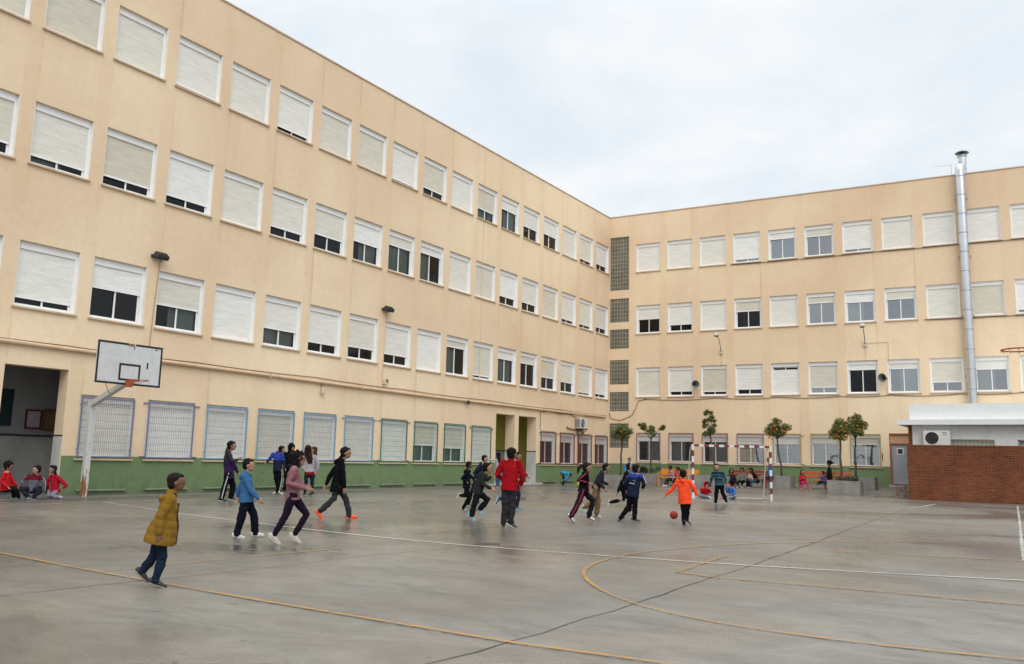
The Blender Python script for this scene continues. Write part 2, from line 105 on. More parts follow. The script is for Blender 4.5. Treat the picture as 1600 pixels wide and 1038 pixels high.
def empty(name, loc=(0, 0, 0), rz=0, label=None, cat=None, group=None):
    o = bpy.data.objects.new(name, None); COL.objects.link(o); o.location = loc; o.rotation_euler = (0, 0, rz)
    o.empty_display_size = 0.1
    return tag(o, label, cat, group)

def link(name, me, parent=None, loc=(0, 0, 0), rz=0):
    o = bpy.data.objects.new(name, me); COL.objects.link(o); o.parent = parent; o.location = loc; o.rotation_euler = (0, 0, rz)
    return o

class MB:
    """collects simple shapes in one bmesh"""
    def __init__(s): s.bm = bmesh.new(); s.mi = 0
    def face(s, pts, mi=None):
        f = s.bm.faces.new([s.bm.verts.new(p) for p in pts]); f.material_index = s.mi if mi is None else mi; return f
    def box(s, x0, x1, y0, y1, z0, z1, mi=None, M=None):
        vs = [s.bm.verts.new(p) for p in ((x0,y0,z0),(x1,y0,z0),(x1,y1,z0),(x0,y1,z0),(x0,y0,z1),(x1,y0,z1),(x1,y1,z1),(x0,y1,z1))]
        if M is not None:
            for v in vs: v.co = M @ v.co
        for q in ((0,3,2,1),(4,5,6,7),(0,1,5,4),(1,2,6,5),(2,3,7,6),(3,0,4,7)):
            f = s.bm.faces.new([vs[i] for i in q]); f.material_index = s.mi if mi is None else mi
        return s
    def tube(s, pts, rad, seg=10, lat=None, mi=None, cap=True, smooth=True, flat=False):
        """sweep along pts, rad = r or list of r or (a,b); rounded ends"""
        pts = [Vector(p) for p in pts]; n = len(pts)
        R = [rad] * n if not isinstance(rad, (list,)) else rad
        R = [(r, r) if not isinstance(r, tuple) else r for r in R]
        tang = []
        for i in range(n):
            d = (pts[min(i+1, n-1)] - pts[max(i-1, 0)])
            tang.append(d.normalized() if d.length > 1e-9 else Vector((0, 0, 1)))
        rings = []
        def frame(t):
            l = Vector(lat) if lat is not None else (Vector((1, 0, 0)) if abs(t.x) < 0.8 else Vector((0, 1, 0)))
            l = (l - t * l.dot(t))
            if l.length < 1e-4: l = t.orthogonal()
            l.normalize(); return l, t.cross(l)
        def ring(c, t, a, b):
            l, m = frame(t)
            return [s.bm.verts.new(c + l * (a * cos(2*pi*k/seg)) + m * (b * sin(2*pi*k/seg))) for k in range(seg)]
        cap_ = [(0.98, 0.2), (0.8, 0.6), (0.45, 0.9)]
        if cap and not flat:
            a, b = R[0]; e = min(a, b)
            rings += [ring(pts[0] - tang[0] * e * q, tang[0], a * p, b * p) for p, q in reversed(cap_)]
        for i in range(n): rings.append(ring(pts[i], tang[i], *R[i]))
        if cap:
            a, b = R[-1]; e = min(a, b)
            rings += [ring(pts[-1] + tang[-1] * e * q, tang[-1], a * p, b * p) for p, q in cap_]
        mi = s.mi if mi is None else mi
        for A, B in zip(rings, rings[1:]):
            for k in range(seg):
                f = s.bm.faces.new((A[k], A[(k+1) % seg], B[(k+1) % seg], B[k])); f.material_index = mi; f.smooth = smooth
        f = s.bm.faces.new(list(reversed(rings[0]))); f.material_index = mi
        f = s.bm.faces.new(rings[-1]); f.material_index = mi
        return s
    def bar(s, a, b, wx, wy=None, mi=None, lat=None):
        """square bar between two points"""
        a, b = Vector(a), Vector(b); t = (b - a).normalized(); wy = wy or wx
        l = Vector(lat) if lat is not None else (Vector((0, 0, 1)) if abs(t.z) < 0.9 else Vector((1, 0, 0)))
        l = (l - t * l.dot(t)).normalized(); m = t.cross(l)
        vs = [s.bm.verts.new(p + l * (i * wx / 2) + m * (j * wy / 2)) for p in (a, b) for i, j in ((-1,-1),(1,-1),(1,1),(-1,1))]
        for q in ((0,3,2,1),(4,5,6,7),(0,1,5,4),(1,2,6,5),(2,3,7,6),(3,0,4,7)):
            f = s.bm.faces.new([vs[i] for i in q]); f.material_index = s.mi if mi is None else mi
        return s
    def ball(s, c, r, ax=None, sub=2, mi=None):
        """ellipsoid: r = float or 3 radii along ax = (X, Y, Z) unit vectors"""
        c = Vector(c); r = (r, r, r) if not isinstance(r, (tuple, list)) else r
        ax = ax or (Vector((1,0,0)), Vector((0,1,0)), Vector((0,0,1)))
        res = bmesh.ops.create_icosphere(s.bm, subdivisions=sub, radius=1)
        for v in res['verts']:
            p = v.co.copy(); v.co = c + ax[0]*(p.x*r[0]) + ax[1]*(p.y*r[1]) + ax[2]*(p.z*r[2])
        fs = set(f for v in res['verts'] for f in v.link_faces)
        for f in fs: f.smooth = True; f.material_index = s.mi if mi is None else mi
        return s
    def mesh(s, name, mats, bevel=0):
        if bevel:
            bmesh.ops.bevel(s.bm, geom=s.bm.edges[:], offset=bevel, segments=1, affect='EDGES', clamp_overlap=True)
        me = bpy.data.meshes.new(name); s.bm.to_mesh(me); s.bm.free()
        for m in (mats if isinstance(mats, (list, tuple)) else [mats]): me.materials.append(m)
        return me
    def build(s, name, mats, parent=None, loc=(0,0,0), rz=0, bevel=0):
        return link(name, s.mesh(name, mats, bevel), parent, loc, rz)

def ntree(m): m.use_nodes = True; return m.node_tree, m.node_tree.nodes, m.node_tree.links
_mc = {}
def mat(name, c, rough=0.8, var=0.0, scale=8.0, metal=0.0, bump=0.0, bscale=40.0, spec=0.4):
    key = (name, tuple(c), rough, var, scale, metal, bump, bscale)
    if key in _mc: return _mc[key]
    m = bpy.data.materials.new(name); t, n, l = ntree(m); b = n['Principled BSDF']
    b.inputs['Base Color'].default_value = (*c, 1); b.inputs['Roughness'].default_value = rough; b.inputs['Metallic'].default_value = metal
    b.inputs['Specular IOR Level'].default_value = spec
    tc = n.new('ShaderNodeTexCoord')
    if var:
        no = n.new('ShaderNodeTexNoise'); no.inputs['Scale'].default_value = scale; no.inputs['Detail'].default_value = 5; l.new(tc.outputs['Object'], no.inputs['Vector'])
        mr = n.new('ShaderNodeMapRange'); mr.inputs[1].default_value = .3; mr.inputs[2].default_value = .7; mr.inputs[3].default_value = 1 - var; mr.inputs[4].default_value = 1 + var
        l.new(no.outputs[0], mr.inputs[0])
        sc = n.new('ShaderNodeVectorMath'); sc.operation = 'SCALE'; sc.inputs[0].default_value = c; l.new(mr.outputs[0], sc.inputs['Scale']); l.new(sc.outputs[0], b.inputs['Base Color'])
    if bump:
        n2 = n.new('ShaderNodeTexNoise'); n2.inputs['Scale'].default_value = bscale; n2.inputs['Detail'].default_value = 4; l.new(tc.outputs['Object'], n2.inputs['Vector'])
        bp = n.new('ShaderNodeBump'); bp.inputs['Strength'].default_value = bump; bp.inputs['Distance'].default_value = 0.02; l.new(n2.outputs[0], bp.inputs['Height']); l.new(bp.outputs[0], b.inputs['Normal'])
    _mc[key] = m
    return m

def rampnode(n, stops):
    r = n.new('ShaderNodeValToRGB'); e = r.color_ramp.elements
    while len(e) < len(stops): e.new(0.5)
    for el, (p, c) in zip(e, stops): el.position = p; el.color = (*c, 1) if len(c) == 3 else c
    return r

def noisenode(n, l, vec, scale, detail=5, rough=.55, dist=0, vscale=None):
    no = n.new('ShaderNodeTexNoise'); no.inputs['Scale'].default_value = scale; no.inputs['Detail'].default_value = detail
    no.inputs['Roughness'].default_value = rough; no.inputs['Distortion'].default_value = dist
    if vscale:
        mp = n.new('ShaderNodeMapping'); mp.inputs['Scale'].default_value = vscale; l.new(vec, mp.inputs[0]); vec = mp.outputs[0]
    l.new(vec, no.inputs['Vector']); return no.outputs[0]

def mixc(n, l, fac, a, b, mode='MIX'):
    m = n.new('ShaderNodeMixRGB'); m.blend_type = mode
    for i, v in ((0, fac), (1, a), (2, b)):
        if hasattr(v, 'default_value') or hasattr(v, 'links'): l.new(v, m.inputs[i])
        elif isinstance(v, (int, float)): m.inputs[i].default_value = v
        else: m.inputs[i].default_value = (*v, 1)
    return m.outputs[0]

def mrange(n, l, v, a, b, c, d):
    m = n.new('ShaderNodeMapRange'); l.new(v, m.inputs[0])
    for i, x in enumerate((a, b, c, d)): m.inputs[i+1].default_value = x
    return m.outputs[0]
# ------------------------------------------------------------------ setting materials
def stucco(name, c1, c2, c3, rough=0.9, period=None, dirt=None):
    """painted render: broad patches, rain streaks, fine grain"""
    m = bpy.data.materials.new(name); t, n, l = ntree(m); b = n['Principled BSDF']; tc = n.new('ShaderNodeTexCoord'); v = tc.outputs['Object']
    big = noisenode(n, l, v, 0.11, 5, .55, .5); r1 = rampnode(n, [(.32, c1), (.68, c2)]); l.new(big, r1.inputs[0])
    st = noisenode(n, l, v, .8, 6, .6, .5, (1.3, 1.3, .16)); f = mrange(n, l, st, .54, .80, 0, .30)
    col = mixc(n, l, f, r1.outputs[0], c3)
    if period:      # rain washes the strips between the window columns differently, and runs off the sill ends
        a0, pp_, ww, sg = period; sp = n.new('ShaderNodeSeparateXYZ'); l.new(v, sp.inputs[0])
        wob = noisenode(n, l, v, .7, 3, .5, 0); q = n.new('ShaderNodeMath'); q.operation = 'MULTIPLY_ADD'; l.new(sp.outputs[0], q.inputs[0]); q.inputs[1].default_value = sg / pp_; q.inputs[2].default_value = -a0 / pp_ + 20 - .02
        q2 = n.new('ShaderNodeMath'); q2.operation = 'MULTIPLY_ADD'; l.new(wob, q2.inputs[0]); q2.inputs[1].default_value = .05; l.new(q.outputs[0], q2.inputs[2])
        fr = n.new('ShaderNodeMath'); fr.operation = 'FRACT'; l.new(q2.outputs[0], fr.inputs[0])
        bd = rampnode(n, [(0, (0, 0, 0)), (ww/pp_ - .03, (0, 0, 0)), (ww/pp_ + .02, (1, 1, 1)), (.97, (.8, .8, .8))]); l.new(fr.outputs[0], bd.inputs[0])
        nn = noisenode(n, l, v, .35, 4, .6, .3); m_ = n.new('ShaderNodeMath'); m_.operation = 'MULTIPLY'; l.new(bd.outputs[0], m_.inputs[0]); l.new(mrange(n, l, nn, .35, .7, .0, .42), m_.inputs[1])
        col = mixc(n, l, m_.outputs[0], col, tuple(a * b for a, b in zip(c1, (.97, .93, .84))))
        dr = noisenode(n, l, v, 3.0, 5, .6, .2, (1, 1, .07)); e1 = n.new('ShaderNodeMath'); e1.operation = 'SUBTRACT'; l.new(fr.outputs[0], e1.inputs[0]); e1.inputs[1].default_value = ww/pp_; e2 = n.new('ShaderNodeMath'); e2.operation = 'ABSOLUTE'; l.new(e1.outputs[0], e2.inputs[0])
        e3 = n.new('ShaderNodeMath'); e3.operation = 'MULTIPLY'; l.new(mrange(n, l, e2.outputs[0], .0, .035, 1, 0), e3.inputs[0]); l.new(mrange(n, l, dr, .48, .72, 0, .75), e3.inputs[1])
        col = mixc(n, l, e3.outputs[0], col, tuple(a * b for a, b in zip(c3, (.78, .72, .66))))
    if dirt:
        sp = n.new('ShaderNodeSeparateXYZ'); l.new(v, sp.inputs[0]); dn = noisenode(n, l, v, 4, 7, .7, .6, (1, 1, .6))
        zz = mrange(n, l, sp.outputs[2], 0, .55, .22, 0); s_ = n.new('ShaderNodeMath'); s_.operation = 'ADD'; l.new(dn, s_.inputs[0]); l.new(zz, s_.inputs[1])
        col = mixc(n, l, mrange(n, l, s_.outputs[0], .52, .78, 0, .6), col, dirt)
        bl = noisenode(n, l, v, 7, 3, .5, 0); col = mixc(n, l, mrange(n, l, bl, .62, .68, 0, .45), col, tuple(.6 * q for q in c1))
    fine = noisenode(n, l, v, 5.5, 6, .65); f2 = mrange(n, l, fine, .3, .7, .955, 1.045)
    s = n.new('ShaderNodeVectorMath'); s.operation = 'SCALE'; l.new(col, s.inputs[0]); l.new(f2, s.inputs['Scale'])
    l.new(s.outputs[0], b.inputs['Base Color']); b.inputs['Roughness'].default_value = rough; b.inputs['Specular IOR Level'].default_value = .2
    gr = noisenode(n, l, v, 60, 3); bp = n.new('ShaderNodeBump'); bp.inputs['Strength'].default_value = .10; bp.inputs['Distance'].default_value = .006
    l.new(gr, bp.inputs['Height']); l.new(bp.outputs[0], b.inputs['Normal'])
    return m
_W = ((.725, .525, .355), (.90, .735, .51), (.69, .49, .325))
M_WALL = stucco('beige_render', *_W, period=(.168, 2.05, 1.647, -1)); M_WALL2 = stucco('beige_render', *_W, period=(1.717, 1.95, 1.5, 1)); M_PLAIN = stucco('beige_render', *_W)
M_DADO = stucco('green_paint', (.150, .225, .105), (.180, .258, .125), (.115, .175, .085), .6, dirt=(.13, .12, .085))
M_WHITE_RENDER = stucco('white_render', (.70, .71, .70), (.76, .77, .76), (.58, .57, .53), dirt=(.42, .40, .35)); M_WHITE_ROOF = stucco('white_roof_paint', (.74, .75, .745), (.79, .80, .79), (.68, .68, .66))
M_PVC = mat('white_frame', (.86, .86, .85), .45, .03, 3)
M_REVEAL = mat('white_reveal_paint', (.85, .84, .81), .7, .05, 4)
M_SILL = mat('beige_sill', (.60, .45, .30), .7, .14, 6)
M_INT = mat('room_interior', (.10, .09, .08), .9, .3, .6)
M_TRIM = mat('beige_pipe', (.66, .47, .30), .6, .1, 3)
M_DARK = mat('dark_metal', (.045, .045, .045), .5, .1, 10)
M_CABLE = mat('brown_cable', (.12, .075, .05), .7)
M_STEEL = mat('galvanised_steel', (.62, .64, .66), .30, .06, 4, metal=.9)
M_POLE = mat('white_pole_paint', (.62, .62, .60), .5, .06, 6)
M_BOARD = None

def shutter_mat():
    m = bpy.data.materials.new('roller_shutter_slats'); t, n, l = ntree(m); b = n['Principled BSDF']; tc = n.new('ShaderNodeTexCoord'); v = tc.outputs['Object']
    oi = n.new('ShaderNodeObjectInfo')
    c = rampnode(n, [(0, (.66, .61, .49)), (.35, (.77, .74, .65)), (.7, (.83, .81, .75)), (1, (.87, .865, .83))]); l.new(oi.outputs['Random'], c.inputs[0])
    d = noisenode(n, l, v, 1.5, 5, .6, 0, (1, 1, 8)); f = mrange(n, l, d, .3, .75, 1.04, .83)
    s = n.new('ShaderNodeVectorMath'); s.operation = 'SCALE'; l.new(c.outputs[0], s.inputs[0]); l.new(f, s.inputs['Scale'])
    l.new(s.outputs[0], b.inputs['Base Color']); b.inputs['Roughness'].default_value = .5
    return m
M_SHUT = shutter_mat()

def glass_mat(extra):
    m = bpy.data.materials.new('window_glass'); t, n, l = ntree(m); n.remove(n['Principled BSDF']); o = n['Material Output']
    tr = n.new('ShaderNodeBsdfTransparent'); tr.inputs[0].default_value = (.50, .54, .54, 1)
    gl = n.new('ShaderNodeBsdfGlossy'); gl.inputs['Roughness'].default_value = .015; gl.inputs[0].default_value = (.95, .98, 1, 1)
    fr = n.new('ShaderNodeFresnel'); fr.inputs[0].default_value = 1.4
    a = n.new('ShaderNodeMath'); a.operation = 'MULTIPLY_ADD'; l.new(fr.outputs[0], a.inputs[0]); a.inputs[1].default_value = 1.0; a.inputs[2].default_value = extra; a.use_clamp = True
    mxs = n.new('ShaderNodeMixShader'); l.new(a.outputs[0], mxs.inputs[0]); l.new(tr.outputs[0], mxs.inputs[1]); l.new(gl.outputs[0], mxs.inputs[2]); l.new(mxs.outputs[0], o.inputs[0])
    tc = n.new('ShaderNodeTexCoord'); wv = noisenode(n, l, tc.outputs['Object'], 1.3, 2, .5, 0); bp = n.new('ShaderNodeBump'); bp.inputs['Strength'].default_value = .25; bp.inputs['Distance'].default_value = .02; l.new(wv, bp.inputs['Height']); l.new(bp.outputs[0], gl.inputs['Normal'])
    return m
M_GLASS = glass_mat(.0)
M_GLASS2 = glass_mat(.27)

def ground_mat():
    m = bpy.data.materials.new('wet_concrete'); t, n, l = ntree(m); b = n['Principled BSDF']; tc = n.new('ShaderNodeTexCoord'); v = tc.outputs['Object']
    a = noisenode(n, l, v, .16, 7, .62, .6); r = rampnode(n, [(.33, (.110, .100, .083)), (.5, (.166, .153, .130)), (.66, (.226, .211, .184))]); l.new(a, r.inputs[0])
    # trowel sweeps: stretched noise, as in power-floated concrete
    sw = noisenode(n, l, v, 1.5, 8, .72, .9, (.75, 1.3, 1)); f = mrange(n, l, sw, .34, .68, .76, 1.20)
    s = n.new('ShaderNodeVectorMath'); s.operation = 'SCALE'; l.new(r.outputs[0], s.inputs[0]); l.new(f, s.inputs['Scale'])
    fi = noisenode(n, l, v, 45, 8, .75); f2 = mrange(n, l, fi, .3, .7, .76, 1.20)
    s2 = n.new('ShaderNodeVectorMath'); s2.operation = 'SCALE'; l.new(s.outputs[0], s2.inputs[0]); l.new(f2, s2.inputs['Scale'])
    # warm tint patches
    wt = noisenode(n, l, v, .35, 4, .5, .5); col = mixc(n, l, mrange(n, l, wt, .45, .75, 0, .35), s2.outputs[0], (.235, .185, .130))
    # damp marks
    dk = noisenode(n, l, v, .9, 6, .7, 2.0, (.5, 1.4, 1)); damp = mrange(n, l, dk, .54, .64, 0, 1)
    # puddled area near the two walking children
    sep = n.new('ShaderNodeSeparateXYZ'); l.new(v, sep.inputs[0])
    def blob(cx, cy, rx, ry):
        vs = n.new('ShaderNodeVectorMath'); vs.operation = 'SUBTRACT'; l.new(v, vs.inputs[0]); vs.inputs[1].default_value = (cx, cy, 0)
        rt = n.new('ShaderNodeVectorRotate'); rt.rotation_type = 'Z_AXIS'; rt.inputs['Angle'].default_value = -0.57; l.new(vs.outputs[0], rt.inputs['Vector'])
        mm = n.new('ShaderNodeVectorMath'); mm.operation = 'MULTIPLY'; l.new(rt.outputs[0], mm.inputs[0]); mm.inputs[1].default_value = (1/rx, 1/ry, 0)
        ln = n.new('ShaderNodeVectorMath'); ln.operation = 'LENGTH'; l.new(mm.outputs[0], ln.inputs[0]); return mrange(n, l, ln.outputs['Value'], .35, 1, 1, 0)
    b1 = blob(12.9, -38.0, 1.9, .95); b2 = blob(11.2, -35.0, 1.8, 1.1)
    mxx = n.new('ShaderNodeMath'); mxx.operation = 'MAXIMUM'; l.new(b1, mxx.inputs[0]); l.new(b2, mxx.inputs[1])
    pn = noisenode(n, l, v, 2.6, 6, .7, 1.0, (.7, 1.6, 1)); pa = n.new('ShaderNodeMath'); pa.operation = 'MULTIPLY_ADD'; l.new(mxx.outputs[0], pa.inputs[0]); pa.inputs[1].default_value = .30; l.new(pn, pa.inputs[2])
    pud = mrange(n, l, pa.outputs[0], .645, .73, 0, 1)
    vo = n.new('ShaderNodeTexVoronoi'); vo.inputs['Scale'].default_value = 1.9; vo.inputs['Randomness'].default_value = 1; l.new(v, vo.inputs['Vector'])
    sn = noisenode(n, l, v, 9, 3); sk_ = n.new('ShaderNodeMath'); sk_.operation = 'MULTIPLY_ADD'; l.new(sn, sk_.inputs[0]); sk_.inputs[1].default_value = .06; l.new(vo.outputs['Distance'], sk_.inputs[2])
    col = mixc(n, l, mrange(n, l, sk_.outputs[0], .055, .075, .55, 0), col, (.07, .065, .058))
    col = mixc(n, l, mrange(n, l, damp, 0, 1, 0, .46), col, (.105, .100, .085))
    col = mixc(n, l, mrange(n, l, pud, 0, 1, 0, .75), col, (.055, .054, .050))
    l.new(col, b.inputs['Base Color'])
    # moist film: large-scale gloss variation
    wn = noisenode(n, l, v, .22, 5, .6, .8); ro = mrange(n, l, wn, .36, .60, .14, .46)
    q = n.new('ShaderNodeMath'); q.operation = 'MULTIPLY_ADD'; l.new(pud, q.inputs[0]); q.inputs[1].default_value = -.28; l.new(ro, q.inputs[2])
    q2 = n.new('ShaderNodeMath'); q2.operation = 'MULTIPLY_ADD'; l.new(f2, q2.inputs[0]); q2.inputs[1].default_value = .15; q3 = n.new('ShaderNodeMath'); q3.operation = 'SUBTRACT'; l.new(q.outputs[0], q2.inputs[2]); l.new(q2.outputs[0], q3.inputs[0]); q3.inputs[1].default_value = .15
    l.new(q3.outputs[0], b.inputs['Roughness']); b.inputs['Specular IOR Level'].default_value = .5
    bp = n.new('ShaderNodeBump'); bp.inputs['Strength'].default_value = .35; bp.inputs['Distance'].default_value = .006; l.new(fi, bp.inputs['Height']); l.new(bp.outputs[0], b.inputs['Normal'])
    return m
M_GROUND = ground_mat()

def worn_paint(name, c, wear=.46):
    m = bpy.data.materials.new(name); t, n, l = ntree(m); b = n['Principled BSDF']; tc = n.new('ShaderNodeTexCoord'); v = tc.outputs['Object']
    a = noisenode(n, l, v, 14, 7, .7); f = mrange(n, l, a, wear - .06, wear + .10, 0, 1)
    c2 = noisenode(n, l, v, .5, 3); f3 = mrange(n, l, c2, .3, .62, .45, .95)
    mu = n.new('ShaderNodeMath'); mu.operation = 'MULTIPLY'; l.new(f, mu.inputs[0]); l.new(f3, mu.inputs[1])
    b.inputs['Base Color'].default_value = (*c, 1); b.inputs['Roughness'].default_value = .6; l.new(mu.outputs[0], b.inputs['Alpha'])
    return m
def grid_mat(name, base, mort, bw, bh, mw=.01, off=.5, c2=None, rough=.8, flip=False, bump=.3):
    """bricks or tiles in object space: X (or Y when flip) runs along the wall, Z up"""
    m = bpy.data.materials.new(name); t, n, l = ntree(m); b = n['Principled BSDF']; tc = n.new('ShaderNodeTexCoord')
    sp = n.new('ShaderNodeSeparateXYZ'); l.new(tc.outputs['Object'], sp.inputs[0]); cb = n.new('ShaderNodeCombineXYZ')
    ax = n.new('ShaderNodeMath'); ax.operation = 'ADD'; l.new(sp.outputs[0], ax.inputs[0]); l.new(sp.outputs[1], ax.inputs[1]); l.new(ax.outputs[0], cb.inputs[0]); l.new(sp.outputs[2], cb.inputs[1])
    br = n.new('ShaderNodeTexBrick'); l.new(cb.outputs[0], br.inputs['Vector']); br.inputs['Scale'].default_value = 1; br.offset = off
    br.inputs['Brick Width'].default_value = bw; br.inputs['Row Height'].default_value = bh; br.inputs['Mortar Size'].default_value = mw; br.inputs['Mortar Smooth'].default_value = .2
    br.inputs['Color1'].default_value = (*base, 1); br.inputs['Color2'].default_value = (*(c2 or [x * .8 for x in base]), 1); br.inputs['Mortar'].default_value = (*mort, 1); br.inputs['Bias'].default_value = 0
    nz = noisenode(n, l, tc.outputs['Object'], .8, 7, .7, .3); f = mrange(n, l, nz, .3, .7, .72, 1.22)
    s = n.new('ShaderNodeVectorMath'); s.operation = 'SCALE'; l.new(br.outputs[0], s.inputs[0]); l.new(f, s.inputs['Scale']); l.new(s.outputs[0], b.inputs['Base Color'])
    b.inputs['Roughness'].default_value = rough; b.inputs['Specular IOR Level'].default_value = .5 if rough < .5 else .1
    bp = n.new('ShaderNodeBump'); bp.inputs['Strength'].default_value = bump; bp.inputs['Distance'].default_value = .01; bp.invert = True; l.new(br.outputs['Fac'], bp.inputs['Height']); l.new(bp.outputs[0], b.inputs['Normal'])
    return m
M_BRICK = grid_mat('red_brick', (.215, .056, .024), (.20, .110, .065), .24, .066, .010, .5, (.120, .032, .016))
M_TILE = grid_mat('white_tiles', (.60, .59, .55), (.53, .52, .48), .15, .15, .003, 0, (.60, .59, .56), .25)
M_GREYTILE = grid_mat('grey_tiles', (.34, .34, .31), (.28, .28, .26), .15, .15, .003, 0, (.38, .38, .35), .3)
# ------------------------------------------------------------------ ground
def seq(a, b, st):
    n = max(1, int(round((b - a) / st))); return [a + (b - a) * i / n for i in range(n)]
mb = MB(); xs = [-400, -150, -60, -20] + seq(-10, 30, .8) + [30, 60, 150, 400]; ys = [-400, -200, -100] + seq(-60, -10, 5) + seq(-10, 2, .5) + [2, 10, 60, 200, 400]
vv = [[mb.bm.verts.new((x, y, g(x, y))) for x in xs] for y in ys]
for j in range(len(ys) - 1):
    for i in range(len(xs) - 1):
        f = mb.bm.faces.new((vv[j][i], vv[j][i+1], vv[j+1][i+1], vv[j+1][i])); f.smooth = True
tag(mb.build('ground', M_GROUND), kind='structure')
# pavement strip along the left wing
M_PAVE = mat('dark_concrete', (.17, .16, .145), .6, .25, 1.5)
mb = MB(); mb.box(0.0, .95, -60, -3.2, -.05, .012); tag(mb.build('pavement', M_PAVE), kind='structure')
MATL = {'yellow_court_line': worn_paint('yellow_line_paint', (.48, .245, .045), .42), 'white_court_line': worn_paint('white_line_paint', (.58, .57, .53), .42), 'faded_court_line': worn_paint('faded_yellow_paint', (.42, .23, .06), .47), 'faded_white_line': worn_paint('faded_white_paint', (.45, .44, .41), .52), 'joint_crack': mat('dark_joint', (.07, .062, .052), .9)}
_lift = {'joint_crack': .004, 'white_court_line': .008, 'yellow_court_line': .012, 'faded_court_line': .010, 'faded_white_line': .009}
for nm, lst in LINES.items():
    mb = MB()
    for pts, wd in lst:
        P = []
        for (x0, y0), (x1, y1) in zip(pts, pts[1:]):
            L = math.hypot(x1 - x0, y1 - y0); k = max(1, int(L / (.35 if nm == 'joint_crack' else .6)))
            P += [(x0 + (x1 - x0) * i / k, y0 + (y1 - y0) * i / k) for i in range(k)]
        P.append(tuple(pts[-1]))
        for _ in range(2 if nm != 'joint_crack' else 0):   # soften the corners of arcs
            if len(pts) > 7: P = [P[0]] + [((P[i-1][0] + 2*P[i][0] + P[i+1][0]) / 4, (P[i-1][1] + 2*P[i][1] + P[i+1][1]) / 4) for i in range(1, len(P) - 1)] + [P[-1]]
        if nm == 'joint_crack': P = [(x + random.uniform(-.02, .02), y + random.uniform(-.02, .02)) for x, y in P]
        row = []
        for i, (x, y) in enumerate(P):
            a = Vector(P[max(0, i-1)]); b_ = Vector(P[min(len(P)-1, i+1)]); t = (b_ - a)
            if t.length < 1e-6: t = Vector((1, 0))
            t.normalize(); h = wd / 2 * (random.uniform(.5, 1.3) if nm == 'joint_crack' else random.uniform(.93, 1.05))
            row.append([mb.bm.verts.new((x - t.y * h * s_, y + t.x * h * s_, g(x, y) + _lift[nm])) for s_ in (1, -1)])
        for A, B in zip(row, row[1:]): mb.bm.faces.new((A[1], B[1], B[0], A[0]))
    tag(mb.build(nm, MATL[nm]), kind='structure')
# drain cover in the court
dc = empty('drain_cover', (15.17, -34.85, 0), .6, 'small rusty square drain cover set in the concrete court', 'drain cover')
mb = MB(); mb.box(-.19, .19, -.17, .17, .001, .005); mb.build('frame', mat('rusty_iron', (.10, .07, .05), .8, .3, 20), dc)
mb = MB(); [mb.box(-.16 + i * .05, -.135 + i * .05, -.14, .14, .005, .009) for i in range(7)]; mb.build('grate', M_DARK, dc)
# ------------------------------------------------------------------ the two wings
ANG = 0.0666479
M_GBLOCK = grid_mat('glass_blocks', (.15, .155, .13), (.42, .34, .24), .18, .24, .014, 0, (.11, .12, .10), .3, bump=.5)
def reflective(m, r=.15):
    return m
left = empty('school_wing', (0, 0, 0), pi/2, 'long beige school wing on the left with four storeys of roller shutters', 'building')
right = empty('school_wing', (0, 0, 0), ANG, 'shorter beige school wing facing the camera with glass block panels at its corner', 'building')

def facade(parent, x0, x1, ztop, holes, dado, depth=.24, body=9, skip_dado=()):
    """front skin with real openings, local X along the wall, outside is -Y"""
    xs = sorted(set([x0, x1] + [v for h in holes for v in h[:2]])); zs = sorted(set([-.6, ztop] + [v for h in holes for v in h[2:4]]))
    # subdivide long spans so that noise-free quads stay moderate
    mb = MB()
    for a, b in zip(xs, xs[1:]):
        cx = (a + b) / 2
        for c, d in zip(zs, zs[1:]):
            cz = (c + d) / 2
            if any(h[0] < cx < h[1] and h[2] < cz < h[3] for h in holes): continue
            mb.face([(a, 0, c), (b, 0, c), (b, 0, d), (a, 0, d)])
    for h in holes:
        a, b, c, d = h[:4]; dp = h[4] if len(h) > 4 else depth
        mb.face([(a, 0, d), (b, 0, d), (b, dp, d), (a, dp, d)]); mb.face([(a, 0, c), (a, dp, c), (b, dp, c), (b, 0, c)])
        mb.face([(a, 0, c), (a, 0, d), (a, dp, d), (a, dp, c)]); mb.face([(b, 0, c), (b, dp, c), (b, dp, d), (b, 0, d)])
    mb.face([(x0, 0, -.6), (x0, 0, ztop), (x0, body, ztop), (x0, body, -.6)]); mb.face([(x1, 0, -.6), (x1, body, -.6), (x1, body, ztop), (x1, 0, ztop)])
    mb.face([(x0, body, -.6), (x0, body, ztop), (x1, body, ztop), (x1, body, -.6)])
    w_ = mb.build('wall', M_WALL if parent is left else M_WALL2, parent)
    mb = MB(); mb.box(x0, x1, .35, body - .01, ztop - .5, ztop - .4); mb.box(x0 - .02, x1 + .02, -.035, .32, ztop, ztop + .05); mb.box(x0, x1, .25, .3, ztop - .5, ztop)
    mb.build('roof', mat('parapet_coping', (.56, .43, .31), .8, .15, 2), parent)
    return w_

def interior(parent, x0, x1, floors, door_zones=()):
    mb = MB(); d = 4.2
    mb.face([(x0, d, floors[0]), (x1, d, floors[0]), (x1, d, floors[-1]), (x0, d, floors[-1])])
    for z in floors: mb.box(x0, x1, .26, d, z - .12, z)
    x = x0
    while x < x1: mb.box(x, x + .1, .27, d, floors[0], floors[-1]); x += 7.8
    mb.build('rooms', M_INT, parent)

